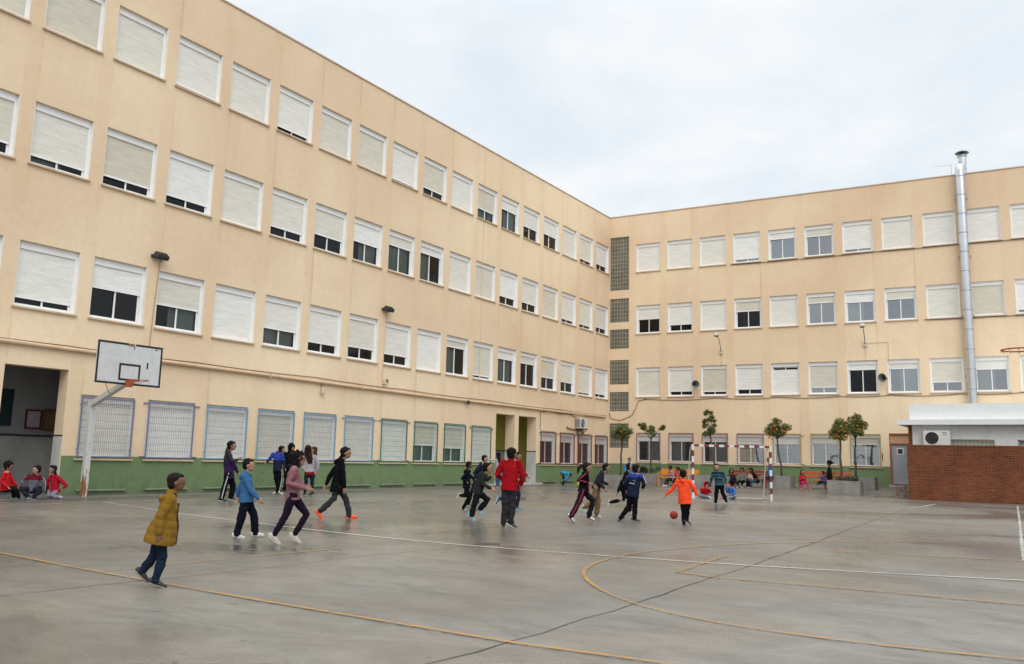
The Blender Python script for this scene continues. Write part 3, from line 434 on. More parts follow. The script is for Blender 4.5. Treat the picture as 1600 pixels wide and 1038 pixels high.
def slat_mesh(w, z0, z1, y):
    mb = MB(); p = .052; z = z0
    n = max(1, int((z1 - z0) / p)); p = (z1 - z0) / n
    for i in range(n):
        z = z0 + i * p
        mb.face([(-w/2, y + .004, z), (w/2, y + .004, z), (w/2, y, z + p*.28), (-w/2, y, z + p*.28)])
        mb.face([(-w/2, y, z + p*.28), (w/2, y, z + p*.28), (w/2, y + .001, z + p*.82), (-w/2, y + .001, z + p*.82)])
        mb.face([(-w/2, y + .001, z + p*.82), (w/2, y + .001, z + p*.82), (w/2, y + .004, z + p), (-w/2, y + .004, z + p)])
    mb.box(-w/2 + .01, w/2 - .01, y - .004, y + .018, z0 - .05, z0 + .004, 1)
    return mb.mesh('shutter', [M_SHUT, M_PVC])
_cache = {}
def cached(key, fn):
    if key not in _cache: _cache[key] = fn()
    return _cache[key]
def m_frame(w, h):
    mb = MB(); fw = .065
    # white reveal liners, then the fixed frame and shutter box
    for s_ in (-1, 1):
        a = s_ * w/2; b = s_ * (w/2 - .012); mb.box(min(a, b), max(a, b), .006, .24, 0.0, h - .004, 1)
        c = s_ * (w/2 - .012); d = s_ * (w/2 - .012 - fw); mb.box(min(c, d), max(c, d), .11, .23, 0, h, 0)
    mb.box(-w/2 + .077, w/2 - .077, .118, .23, 0, .055, 0)
    mb.box(-w/2 + .077, w/2 - .077, .095, .235, h - .20, h - .003, 0)
    # sliding sashes
    iw = w/2 - .08
    for x0, x1, y in ((-iw, .03, .20), (-.03, iw, .168)):
        mb.box(x0, x0 + .045, y, y + .028, .056, h - .2); mb.box(x1 - .045, x1, y, y + .028, .056, h - .2)
        mb.box(x0 + .045, x1 - .045, y + .002, y + .026, .056, .105); mb.box(x0 + .045, x1 - .045, y + .002, y + .026, h - .25, h - .2)
    return mb.mesh('window', [M_PVC, M_REVEAL])
def m_pane(w, h, dark=False):
    mb = MB(); iw = w/2 - .08; gm = M_GLASS if (w > 1.6 or dark) else M_GLASS2
    mb.face([(-iw + .045, .214, .105), (-.015, .214, .105), (-.015, .214, h - .25), (-iw + .045, .214, h - .25)])
    mb.face([(.015, .182, .105), (iw - .045, .182, .105), (iw - .045, .182, h - .25), (.015, .182, h - .25)])
    return mb.mesh('pane', gm)
def m_sill(w):
    mb = MB(); mb.box(-w/2 - .04, w/2 + .04, -.065, .10, -.05, -.002); mb.box(-w/2 + .002, w/2 - .002, .1, .239, -.03, .002)
    return mb.mesh('sill', M_SILL)
def m_curtain(w, h, side):
    mb = MB(); x0, x1 = {'full': (-w/2 + .1, w/2 - .1), 'left': (-w/2 + .1, .15), 'right': (-.2, w/2 - .1), 'gap': (-w/2 + .35, w/2 - .1)}[side]
    n = int((x1 - x0) / .03); prev = None
    for i in range(n + 1):
        x = x0 + (x1 - x0) * i / n; y = .32 + .03 * sin(i * 1.25) + .012 * sin(i * .37)
        cur = (mb.bm.verts.new((x, y, .02)), mb.bm.verts.new((x, y, h - .05)))
        if prev: f = mb.bm.faces.new((prev[0], cur[0], cur[1], prev[1])); f.smooth = True
        prev = cur
    return mb.mesh('curtain', mat('pale_curtain', (.62, .66, .62), .9, .08, 5))
def grille(parent_w, w, h, color, ext):
    """welded mesh guard in a coloured frame, standing just proud of the wall"""
    cm = mat('grille_paint', color, .55, .1, 8); wm = mat('grille_wire', tuple(.16 + .3 * c for c in color) if max(color) > .2 else tuple(.10 + .8 * c for c in color), .6)
    mb = MB(); y = -.045; t = .035; W = w/2 - .03; z0, z1 = .03, h - .05
    mb.box(-W, W, y, y + t, z1 - t, z1); mb.box(-W, W, y, y + t, z0, z0 + t); mb.box(-W, -W + t, y + .001, y + t - .001, z0 + t, z1 - t); mb.box(W - t, W, y + .001, y + t - .001, z0 + t, z1 - t)
    if ext:
        for z in (z0 + .03, z1 - .07):
            mb.box(-w/2 - .15, -W, y + .006, y + t - .006, z, z + .03); mb.box(W, w/2 + .15, y + .006, y + t - .006, z, z + .03)
    else:
        for z in (z0 + .2, z1 - .25):
            for s_ in (-1, 1): mb.box(s_ * W - .02, s_ * W + .02, y + .03, .02, z, z + .04)
    x = -W + t + .05
    while x < W - t: mb.box(x, x + .0045, y + .012, y + .018, z0 + t, z1 - t, 1); x += .062
    z = z0 + t + .17
    while z < z1 - t: mb.box(-W + t, W - t, y + .019, y + .026, z, z + .008, 1); z += .2
    return cached(('gr', color, ext, round(w, 2), round(h, 2)), lambda: mb.mesh('grille', [cm, wm]))

def window(parent, xc, zb, w, h, op, grl=None, curt=None, inverted=False, dark=False):
    f = link('window', cached(('f', round(w, 3), round(h, 3)), lambda: m_frame(w, h)), parent, (xc, 0, zb))
    link('pane', cached(('p', round(w, 3), round(h, 3), dark), lambda: m_pane(w, h, dark)), f)
    link('sill', cached(('s', round(w, 3)), lambda: m_sill(w)), f)
    top = h - .2; z0 = .06 + (top - .06) * op
    if inverted: link('shutter', cached(('inv', round(w, 3)), lambda: slat_mesh(w - .156, .11, top - .16, .135)), f)
    elif op < .93: link('shutter', cached(('sh', round(w, 3), round(op, 2), round(h, 3)), lambda: slat_mesh(w - .156, z0 + .05, top, .135)), f)
    if curt: link('curtain', cached(('c', curt, round(w, 3)), lambda: m_curtain(w, h, curt)), f)
    if grl: link('grille', grille(None, w, h, *grl), f)
    return f

# ---- left wing: x_local = world y.  opening i spans -(a+p*i+w) .. -(a+p*i)
PL, AL, WL = 2.05, .168, 1.647
ROWS_L = [(14.243, 12.555), (10.466, 8.743), (6.641, 4.899), (2.747, 1.012)]
op1 = [.22,.14,0,.48,.42,.68,.32,0,.2,.05,0,0,.1,0,.04,0,0,0,.1,0,.2]
op2 = [.2,.12,.12,0,.27,.25,0,0,.8,.72,.5,.35,.2,0,.17,.17,.13,.2,0,.2,0]
op3 = [.12,.08,.35,.4,.75,.75,.07,.8,0,.25,.28,.22,.37,0,.45,.55,.12,.15,0,.3,.1]
PURP, BLUE, GREEN, BROWN, RED, YEL = (.20, .19, .29), (.19, .34, .47), (.055, .17, .10), (.17, .04, .035), (.30, .095, .07), (.42, .30, .06)
gl = {15: (0, PURP, False), 14: (0, PURP, True), 13: (0, BLUE, False), 12: (0, BLUE, False), 11: (0, BLUE, False), 10: (0, BLUE, True), 9: (0, GREEN, True), 8: (.45, GREEN, False), 7: (.4, GREEN, False), 6: (0, GREEN, True), 3: (.78, BROWN, True), 2: (.78, BROWN, True), 1: (.78, BROWN, True), 0: (.78, BROWN, False)}
LX0 = -52.0
holes = []
def xL(i): return -(AL + PL * i + WL), -(AL + PL * i)
NL = 21
for (zt, zb) in ROWS_L[:3]:
    for i in range(NL): a, b = xL(i); holes.append((a, b, zb, zt))
for i in gl: a, b = xL(i); holes.append((a, b, ROWS_L[3][1], ROWS_L[3][0]))
DOORL = (-34.64, -32.97, -.6, 3.38, .42)
holes.append(DOORL); holes.append((-12.08, -10.42, -.6, 3.40, .55)); holes.append((-10.06, -8.37, -.6, 3.40, .55))
facade(left, LX0, 0, 16.12, holes, 1.08)
interior(left, LX0, 2.5, [4.15, 7.9, 11.7, 15.4]); 
mb = MB()
for a, b in ((-31.5, -13.2), (-7.6, 2.5)):
    mb.face([(a, 3.2, .0), (b, 3.2, 0), (b, 3.2, 4.1), (a, 3.2, 4.1)]); mb.box(a, b, .26, 3.2, -.1, .05); mb.box(a, a + .1, .26, 3.2, 0.05, 4.0); mb.box(b - .1, b, .26, 3.2, .05, 4.0)
mb.build('ground_floor_rooms', M_INT, left)
for r_, ops in zip(range(3), (op1, op2, op3)):
    zt, zb = ROWS_L[r_]
    for i in range(NL):
        a, b = xL(i); window(left, (a + b) / 2, zb, WL, zt - zb, ops[i], curt={(0, 6): 'full', (0, 5): 'right', (1, 8): 'left', (1, 10): 'right', (2, 5): 'gap', (2, 12): 'full', (2, 14): 'right', (1, 16): 'left', (2, 7): 'left', (1, 9): 'gap'}.get((r_, i)))
for i, (o_, c_, e_) in gl.items():
    a, b = xL(i); window(left, (a + b) / 2, ROWS_L[3][1], WL, ROWS_L[3][0] - ROWS_L[3][1], o_, (c_, e_), 'full' if i in (7, 8) else None)
# painted dado, 3 mm proud, between the doorways, with the ledges at its foot
mb = MB()
for a, b in ((LX0, -34.66), (-32.95, -12.1), (-8.35, -.001)):
    mb.box(a, b, -.004, .0, -.05, 1.075 - .06); mb.face([(a, -.004, 1.015), (b, -.004, 1.015), (b, -.004, 1.075), (a, -.004, 1.075)])
mb.build('dado', M_DADO, left)
for i in (15, 14, 13, 12, 11, 10, 9, 8, 7, 6, 3, 2, 1, 0):
    a, b = xL(i); mb = MB(); mb.box(a + .1, b - .1, -.085, -.005, .13, .17); mb.build('ledge', mat('green_ledge', (.22, .29, .17), .6, .15, 5), left)
# vertical expansion joints on the left front
for x in (-13.6,):
    mb = MB(); mb.box(x, x + .02, -.008, -.0005, 4.2, 16.0); mb.build('expansion_joint', mat('joint_filler', (.60, .45, .31), .8), left)
# entrance room behind the left doorway
M_PLASTER = mat('grey_plaster', (.42, .42, .42), .85, .08, 1.5)
mb = MB()
X0, X1, D, H = -38.0, -31.0, 2.5, 3.6
mb.face([(X0, D, 1.60), (X1, D, 1.60), (X1, D, H), (X0, D, H)]); mb.face([(X0, D - .02, .0), (X1, D - .02, .0), (X1, D - .02, 1.60), (X0, D - .02, 1.60)], 1)
mb.face([(X0, .45, 0), (X0, D, 0), (X0, D, H), (X0, .45, H)]); mb.face([(X1, .45, 0), (X1, .45, H), (X1, D, H), (X1, D, 0)])
mb.face([(X0, .3, H - .01), (X1, .3, H - .01), (X1, D, H - .01), (X0, D, H - .01)]); mb.box(X0, X1, .02, D, -.1, .04, 2)
mb.box(X0, X1, D - .05, D - .02, 1.585, 1.64, 3); mb.box(X0, X1, D - .06, D - .021, .04, .16, 3)
for s_, xx in ((1, -32.97), (-1, -34.64)):
    a, b = sorted((xx, xx - s_ * .012)); mb.box(a, b, -.006, .42, .0, 1.59, 1); mb.box(*sorted((xx, xx - s_ * .018)), -.01, .42, 1.59, 1.63, 3)
mb.build('entrance_hall', [M_PLASTER, M_TILE, M_PAVE, mat('dark_rail', (.06, .06, .065), .5)], left)
mb = MB(); mb.box(-34.7, -33.1, D - .05, D - .002, 1.86, 2.9); mb.build('dark_panel', mat('teal_panel', (.02, .05, .055), .5), left)
# entrance passage in the middle, yellow-green paint over tiles
M_LIME = stucco('lime_paint', (.30, .29, .05), (.36, .34, .07), (.26, .25, .05))
mb = MB(); X0, X1, D, H = -13.1, -7.8, 1.9, 3.7
mb.face([(X0, D, 1.66), (X1, D, 1.66), (X1, D, H), (X0, D, H)], 0); mb.face([(X0, D - .02, 0), (X1, D - .02, 0), (X1, D - .02, 1.66), (X0, D - .02, 1.66)], 1)
mb.face([(X0, .56, 0), (X0, D, 0), (X0, D, H), (X0, .56, H)], 0); mb.face([(X1, .56, 0), (X1, .56, H), (X1, D, H), (X1, D, 0)], 0); mb.face([(X0, .3, H), (X1, .3, H), (X1, D, H), (X0, D, H)], 3)
mb.box(X0, X1, -.12, D, -.1, .10, 2); mb.box(X0, X1, D - .045, D - .02, 1.64, 1.70, 4)
for xx, s_ in ((-10.42, 1), (-8.37, 1), (-12.08, -1), (-10.06, -1)):
    a, b = sorted((xx, xx - s_ * .012)); mb.box(a, b, -.006, .55, .10, 1.64, 5); mb.box(*sorted((xx, xx - s_ * .018)), -.01, .55, 1.64, 1.69, 4)
mb.build('entrance_passage', [M_LIME, M_GREYTILE, mat('pale_step', (.5, .48, .44), .7, .1, 4), M_PLAIN, mat('dark_rail', (.06, .06, .065), .5), M_TILE], left)

# ---- right wing
BR, QR, WR = 1.717, 1.950, 1.500
ROWS_R = [(14.284, 12.566), (10.513, 8.796), (6.772, 5.044), (2.952, 1.273)]
q1 = [0,0,0,.1,.76,.72,.1,0,0,0,0,0,.1,0]; q2 = [.55,.25,0,.62,0,.76,.7,.72,0,0,.1,.4,0,0]; q3 = [0,.15,.12,.18,0,.2,.8,.8,.3,.7,0,.3,.2,0]; q4 = [.8, .8, .8, .72, .75, .8, .76]
holes = []; NR = 14
def xR(j): return BR + QR * j, BR + QR * j + WR
for zt, zb in ROWS_R[:3]:
    for j in range(NR): a, b = xR(j); holes.append((a, b, zb, zt))
for j in range(7): a, b = xR(j); holes.append((a, b, ROWS_R[3][1], ROWS_R[3][0]))
GB = [(14.85, 11.53), (11.02, 9.56), (9.13, 7.96), (7.27, 5.81), (5.35, 4.21), (3.49, 2.06)]
for zt, zb in GB: holes.append((.03, 1.25, zb, zt, .1))
DR = (15.34, 16.36); holes.append((DR[0], DR[1], -.6, 2.95, .16))
facade(right, 0, 32, 16.12, holes, 1.2)
interior(right, .2, 31.5, [.2, 4.15, 7.9, 11.7, 15.4])
for zt, zb in GB:
    mb = MB(); mb.box(.032, 1.248, .045, .095, zb + .002, zt - .002); o = mb.build('glass_block_panel', M_GBLOCK, right)
for r_, ops in zip(range(3), (q1, q2, q3)):
    zt, zb = ROWS_R[r_]
    for j in range(NR): a, b = xR(j); window(right, (a + b) / 2, zb, WR, zt - zb, ops[j], inverted=(r_ == 2 and j == 4), curt={(0, 4): 'full', (2, 7): 'right', (1, 6): 'left', (2, 9): 'left'}.get((r_, j)), dark=(r_, j) in ((1, 0), (1, 1), (1, 3), (2, 1), (2, 2), (2, 3), (2, 4), (2, 6)))
for j in range(7):
    a, b = xR(j); window(right, (a + b) / 2, ROWS_R[3][1], WR, ROWS_R[3][0] - ROWS_R[3][1], q4[j], (RED if j < 4 else YEL, j == 4), ('right', 'left', 'gap', 'full', 'right', 'full', 'gap')[j], dark=j in (0, 1, 2))
mb = MB()
for a, b in ((.001, DR[0] - .04), (DR[1] + .04, 32)):
    za, zb = 1.14 + .0125 * a, 1.14 + .0125 * min(b, 16)
    vs = [(a, -.004, -.1), (b, -.004, -.1), (b, -.004, zb), (a, -.004, za)]; mb.face(vs); mb.face([(a, -.004, za), (b, -.004, zb), (b, 0, zb), (a, 0, za)])
mb.build('dado', M_DADO, right)
# grey steel door with its surround and step
mb = MB(); mb.box(DR[0] + .05, DR[1] - .05, .10, .14, .46, 2.46); dr = mb.build('door', mat('grey_door_paint', (.36, .38, .41), .45, .05, 3), right)
mb = MB(); mb.box(DR[0] + .33, DR[0] + .56, .088, .0985, 1.98, 2.22, 1); mb.box(DR[0] + .29, DR[0] + .60, .092, .0992, 1.94, 2.26, 0); mb.build('door_window', [M_PVC, M_DARK], dr)
mb = MB(); mb.tube([(DR[0] + .76, .10, 1.42), (DR[0] + .76, .05, 1.42), (DR[0] + .86, .05, 1.42)], .014); mb.box(DR[0] + .73, DR[0] + .79, .09, .10, 1.33, 1.50); mb.build('handle', M_DARK, dr)
mb = MB(); mb.box(DR[0], DR[0] + .05, .02, .15, .34, 2.5); mb.box(DR[1] - .05, DR[1], .02, .15, .34, 2.5); mb.box(DR[0] + .05, DR[1] - .05, .02, .15, 2.46, 2.50); mb.box(DR[0] - .04, DR[0], -.006, .02, .34, 2.95); mb.box(DR[0] - .04, DR[1] + .04, -.006, .02, 2.95, 3.0)
mb.build('door_frame', mat('door_surround', (.34, .13, .08), .7, .1, 4), right)
mb = MB(); mb.box(DR[0], DR[1], .09, .13, 2.5, 2.95); mb.build('door_lintel_panel', mat('lintel_paint', (.55, .34, .20), .8, .06, 3), right)
mb = MB(); mb.box(DR[0] - .1, DR[1] + .1, -.3, .1, .2, .42); mb.build('step', mat('pale_step', (.5, .48, .44), .7, .1, 4), right)
mb = MB(); mb.box(14.94, 14.98, -.03, -.001, 2.0 - .35, 2.0); mb.build('number_plate', M_CABLE, right)

# ---- low white annex and the brick yard wall in front of it
ax = empty('service_annex', (17.2, -5.4, 0), 0, 'low white flat-roofed annex behind the brick wall at the right', 'building')
mb = MB()
wl = [(1.0, 3.05, 1.85, 2.52), (4.3, 6.3, 1.75, 2.56)]
xs = [0, 1.02, 3.08, 3.92, 5.6, 14]; zs = [-.2, 1.6, 2.52, 3.12]
hol = [(1.02, 3.08, 1.6, 2.52), (3.92, 5.6, 1.6, 2.52)]
for a, b in zip(xs, xs[1:]):
    for c, d in zip(zs, zs[1:]):
        if any(h[0] <= a < h[1] and h[2] <= c < h[3] for h in hol): continue
        mb.face([(a, 0, c), (b, 0, c), (b, 0, d), (a, 0, d)])
for a, b, c, d in hol:
    mb.face([(a, 0, d), (b, 0, d), (b, .2, d), (a, .2, d)]); mb.face([(a, 0, c), (a, .2, c), (b, .2, c), (b, 0, c)]); mb.face([(a, 0, c), (a, 0, d), (a, .2, d), (a, .2, c)]); mb.face([(b, 0, c), (b, .2, c), (b, .2, d), (b, 0, d)])
mb.build('wall', M_WHITE_RENDER, ax)
mb = MB(); mb.box(-.16, -.002, -.0, 6.2, -.2, 3.12); mb.build('brick_side_wall', M_BRICK, ax)
mb = MB(); mb.box(-.52, 14, -.42, 6.3, 3.12, 3.34); mb.box(-.08, 14, -.05, .15, 3.34, 4.02); mb.box(-.08, .12, .15, 6.3, 3.34, 4.02); mb.build('roof', M_WHITE_ROOF, ax)
for k, (a, b, c, d) in enumerate(hol):
    mb = MB(); mb.box(a + .05, b - .05, .12, .16, c, d - .05, 0)
    x = a + .1
    while x < b - .06: mb.box(x, x + .012, .03, .042, c, d - .03, 1); x += .15
    for z in (c + .2, c + .35, c + .5, c + .65, c + .8): mb.box(a, b, .043, .053, z, z + .012, 1)
    if k: mb.box(a, a + .06, -.02, .1, c, d, 2); mb.box(a, b, -.02, .1, d - .05, d + .001, 2)
    mb.build('barred_window', [mat('pale_blind', (.62, .62, .52), .7, .1, 12), M_DARK if k == 0 else mat('dark_bars', (.1, .1, .1), .6), mat('purple_frame', (.27, .24, .36), .6)], ax)
bw = empty('brick_wall', (17.22, -7.32, 0), 0, 'red brick yard wall at the right edge of the court', 'wall')
mb = MB(); mb.box(0, 14, 0, .24, -.3, 2.16); mb.box(0, .24, .24, 1.7, -.3, 2.16); mb.build('brickwork', M_BRICK, bw)
mb = MB(); mb.box(-.01, 14, -.012, .252, 2.16, 2.228); mb.box(-.01, .252, .252, 1.7, 2.16, 2.228); mb.build('coping', grid_mat('brick_on_edge', (.19, .065, .035), (.20, .12, .08), .07, .3, .008, 0, (.16, .055, .03)), bw)
# stone-faced block next to it
mb = MB(); mb.box(-.32, .32, -.3, .42, -.05, .53)
m = bpy.data.materials.new('crazy_paving_stone'); t, n, l = ntree(m); b = n['Principled BSDF']; tc = n.new('ShaderNodeTexCoord')
vo = n.new('ShaderNodeTexVoronoi'); vo.inputs['Scale'].default_value = 5.5; l.new(tc.outputs['Object'], vo.inputs[0]); v2 = n.new('ShaderNodeTexVoronoi'); v2.feature = 'DISTANCE_TO_EDGE'; v2.inputs['Scale'].default_value = 5.5; l.new(tc.outputs['Object'], v2.inputs[0])
rr = rampnode(n, [(0, (.10, .07, .05)), (.5, (.22, .16, .11)), (1, (.27, .20, .16))]); l.new(vo.outputs['Color'], rr.inputs[0]); l.new(mixc(n, l, mrange(n, l, v2.outputs[0], .02, .06, 1, 0), rr.outputs[0], (.34, .30, .25)), b.inputs['Base Color'])
tag(mb.build('stone_block', m, None, (16.92, -6.15, .02), bevel=.012), 'low stone-faced block beside the end of the brick wall', 'stone block')
# ------------------------------------------------------------------ things on the walls
def onL(y, z, out=0.0): return (out, y, z)
def onR(t, z, out=0.0): return (t * cos(ANG) + out * sin(ANG), t * sin(ANG) - out * cos(ANG), z)
RZ_L, RZ_R = pi/2, ANG      # local -Y faces away from the wall
# the long pipe on the left wing, with brackets
mb = MB(); mb.tube([(0, 0, 0), (17, 0, .01), (34, 0, -.12), (51, 0, -.10)], .058, 10); [mb.box(x, x + .04, -.075, .06, -.08 - .0024 * x, .075 - .0024 * x) for x in (3, 7.5, 12, 16.5, 21, 25.5, 30, 34.5, 39, 43.5, 48)]
tag(mb.build('wall_pipe', M_TRIM, None, (.075, -51.6, 3.935), pi/2), 'long beige pipe running along the left wing above the ground floor', 'pipe')
def cable(pts, r, label, mt=M_CABLE, name='cable', sag=0.0, sub=8):
    P = []
    for a, b in zip(pts, pts[1:]):
        a, b = Vector(a), Vector(b)
        for i in range(sub): t = i / sub; p = a.lerp(b, t); p.z -= sag * 4 * t * (1 - t) * (a - b).length; P.append(p)
    P.append(Vector(pts[-1])); o = P[0].copy(); mb = MB(); mb.tube([p - o for p in P], r, 6)
    return tag(mb.build(name, mt, None, o), label, 'cable')
cable([onL(-52, 4.03, .03), onL(-44, 4.06, .03), onL(-38, 4.08, .03), onL(-33.1, 4.02, .03), onL(-29, 4.01, .03), onL(-24, 4.02, .03), onL(-19, 3.98, .03), onL(-13, 3.97, .03), onL(-6, 3.95, .03), onL(-.4, 3.92, .03)], .013, 'thin dark cable clipped just above the long beige wall pipe', sag=.006)
cable([onL(-8.0, 2.8, .02), onL(-8.0, 3.72, .02), onL(-7.1, 3.86, .02), onL(-4.9, 3.80, .02), onL(-3.9, 3.62, .03)], .013, 'dark cable looping over the dark red barred windows to the wall air conditioner', sag=.05)
cable([onR(.03, 4.12, .03), onR(.12, 3.78, .03), onR(.75, 3.66, .03), onR(1.45, 3.95, .03), onR(1.72, 4.42, .03), onR(1.85, 4.82, .03), onR(2.4, 4.90, .03)], .016, 'dark cable hanging in a loop beside the fifth glass block panel from the top')
cable([onR(2.2, 4.93, .03), onR(6.5, 4.93, .03), onR(9.9, 4.92, .03), onR(13.0, 4.92, .03), onR(15.5, 4.95, .03), onR(18.6, 4.95, .03), onR(21.5, 5.0, .03), onR(28, 5.0, .03)], .014, 'sagging brown cable under the first floor windows facing the camera', sag=.025)
cable([onR(7.4, 12.50, .04), onR(10.9, 12.47, .04), onR(14.8, 12.50, .04), onR(18.7, 12.50, .04), onR(24, 12.52, .04), onR(30, 12.52, .04)], .018, 'dark cable strung under the top floor window sills facing the camera', sag=.006)
cable([onR(17.2, 8.74, .04), onR(20, 8.72, .04), onR(25, 8.75, .04), onR(30, 8.74, .04)], .018, 'dark cable strung under the second floor sills near the steel flue', sag=.006)
cable([onR(13.9 + .5, 7.66, .02), onR(15.45, 7.68, .02), onR(15.45, 5.9, .02)], .010, 'thin beige cable dropping from the wall lamp to the right loudspeaker', M_TRIM)
def floodlight(y, z, lab, drop):
    e = empty('floodlight', onL(y, z, .0), RZ_L, lab, 'floodlight', 'floodlights on the left wing')
    mb = MB(); M = Matrix.Rotation(radians(38), 4, 'X')
    mb.box(-.19, .19, -.36, -.12, -.07, .05, 0); mb.box(-.165, .165, -.34, -.14, -.08, -.072, 1)
    for x in (-.15, -.07, 0, .07, .15): mb.box(x - .01, x + .01, -.34, -.14, .05, .08)
    hd = mb.mesh('housing', [M_DARK, mat('lamp_lens', (.35, .37, .36), .15)]); hd.transform(Matrix.Translation((0, -.1, .1)) @ M @ Matrix.Translation((0, .1, 0)))
    link('housing', hd, e)
    mb = MB(); mb.bar((-.20, -.22, -.06), (-.20, -.02, .0), .02, .04); mb.bar((.20, -.22, -.06), (.20, -.02, 0), .02, .04); mb.box(-.22, .22, -.03, -.002, -.05, .05); mb.build('bracket', M_DARK, e)
    mb = MB(); mb.tube([(.1, -.02, -.05), (.06, -.02, -.6), (.02, -.02, -1.4), (-.03, -.02, drop)], .008, 6); mb.build('cable', M_TRIM if y > -25 else mat('tan_cable', (.30, .20, .13), .7), e)
floodlight(-30.62, 7.03, 'boxy dark floodlight high on the left wing above the basketball board', -2.95)
floodlight(-20.3, 7.09, 'boxy dark floodlight midway along the left wing', -2.85)
e = empty('junction_box', onL(-20.2, 4.18), RZ_L, 'small beige junction box just above the wall pipe', 'junction box'); mb = MB(); mb.box(-.08, .08, -.09, -.001, -.1, .1); mb.build('box', M_TRIM, e, bevel=.008); mb = MB(); mb.box(.09, .17, -.09, -.001, -.02, .12); mb.build('cover', M_CABLE, e)
e = empty('wall_sensor', onL(-23.58, 3.6), RZ_L, 'small pale sensor hanging under the wall pipe between blue and green windows', 'sensor'); mb = MB(); mb.tube([(0, -.08, .05), (0, -.09, -.12)], [.05, .07], 12); mb.build('body', mat('cream_plastic', (.6, .52, .42), .5), e); mb = MB(); mb.tube([(0, -.05, .05), (-.12, -.04, .26)], .008, 6); mb.tube([(0, -.05, .05), (.12, -.04, .26)], .008, 6); mb.build('wire', M_CABLE, e)
e = empty('security_camera', onL(-14.6, 3.78), RZ_L, 'small dark dome camera under the wall pipe right of the green windows', 'camera'); mb = MB(); mb.ball((0, -.16, -.03), (.085, .085, .10)); mb.build('dome', M_DARK, e); mb = MB(); mb.tube([(0, -.01, 0), (0, -.12, .04), (.16, -.14, .0)], .015, 8); mb.build('arm', M_DARK, e)
# air conditioners
def aircon(loc, rz, w_, h_, label, grille_side=True):
    e = empty('air_conditioner', loc, rz, label, 'air conditioner')
    cr_ = mat('cream_casing', (.66, .64, .58), .5, .05, 6)
    mb = MB(); mb.box(-w_/2, w_/2, -.36, -.06, 0, h_); mb.build('casing', cr_, e, bevel=.012)
    mb = MB(); R_ = h_ * .40; cx = -w_ * .17
    k = 28
    for i in range(k):
        a0, a1 = 2*pi*i/k, 2*pi*(i+1)/k
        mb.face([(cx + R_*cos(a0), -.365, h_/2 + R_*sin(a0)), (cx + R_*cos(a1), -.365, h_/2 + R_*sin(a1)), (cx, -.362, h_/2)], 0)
    for q in (.25, .5, .75, 1): mb.tube([(cx + R_*q*cos(2*pi*i/k), -.372, h_/2 + R_*q*sin(2*pi*i/k)) for i in range(k + 1)], .006, 5, cap=False, mi=1)
    for i in range(5):
        a = i * 2*pi/5; mb.face([(cx, -.367, h_/2), (cx + R_*.85*cos(a), -.367, h_/2 + R_*.85*sin(a)), (cx + R_*.85*cos(a + .55), -.3675, h_/2 + R_*.85*sin(a + .55))], 2)
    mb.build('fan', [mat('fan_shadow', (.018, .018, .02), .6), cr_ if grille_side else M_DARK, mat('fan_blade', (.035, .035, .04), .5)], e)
    mb = MB()
    if grille_side:
        for i in range(7): mb.box(-w_/2 - .004, -w_/2 - .0005, -.33 + i*.038, -.31 + i*.038, .05, h_ - .05)
    else:
        mb.box(w_*.22, w_*.38, -.3635, -.3605, h_*.84, h_*.89); mb.box(w_*.24, w_*.40, -.3635, -.3605, h_*.72, h_*.76)
    mb.build('louvres' if grille_side else 'label', M_DARK if grille_side else mat('blue_grey_print', (.10, .12, .20), .6), e)
    mb = MB(); 
    for x in (-w_*.35, w_*.35): mb.box(x, x + .04, -.42, -.002, -.05, -.003); mb.bar((x + .02, -.38, -.05), (x + .02, -.01, -.3), .03)
    mb.build('bracket', M_DARK if grille_side else M_CABLE, e)
    return e
ac = aircon(onL(-3.85, 3.02, .0), RZ_L, .85, .58, 'cream air conditioner on brackets above the dark red barred windows')
mb = MB(); mb.tube([(-1.35, -.05, .05), (-1.35, -.05, -.02), (-.6, -.05, -.08), (.5, -.05, -.1), (.55, -.05, -.26)], .03, 8); mb.tube([(-.1, -.05, -.1), (-.1, -.05, -1.9)], .02, 8); mb.build('pipework', M_CABLE, ac)
mb = MB()
for i in range(9):
    for j in range(5): pass
aircon((18.17, -5.4, 2.25), 0, 1.02, .62, 'large cream air conditioner with black fan on the white annex wall', False)
# gooseneck wall lamps
def wall_lamp(t, z, lab):
    e = empty('wall_lamp', onR(t, z), RZ_R, lab, 'wall lamp', 'gooseneck lamps on the wing facing the camera')
    mb = MB(); mb.box(-.09, .09, -.09, -.001, -.14, .10); mb.build('base', mat('cream_plastic', (.6, .52, .42), .5), e, bevel=.01)
    P = [(0, -.08, 0), (0, -.16, .22), (0, -.32, .48), (0, -.55, .68), (0, -.85, .80)]
    mb = MB(); mb.tube(P, .022, 8); mb.build('arm', mat('grey_arm', (.16, .16, .15), .5), e)
    mb = MB(); mb.tube([(0, -.80, .84), (0, -.98, .86), (0, -1.16, .80)], [(.09, .07), (.16, .11), (.10, .05)], 12, lat=(1, 0, 0)); mb.build('head', mat('lamp_shell', (.55, .56, .56), .4), e)
    mb = MB(); mb.ball((0, -1.0, .78), (.13, .16, .07)); mb.build('lens', mat('dark_lens', (.05, .05, .05), .2), e)
    mb = MB(); mb.tube([(0, -.02, -.14), (0, -.02, -.75)], .010, 6); mb.build('cable', M_TRIM, e)
wall_lamp(6.80, 7.52, 'gooseneck lamp left of centre on the wing facing the camera')
wall_lamp(14.35, 7.62, 'gooseneck lamp nearer the steel flue on the wing facing the camera')
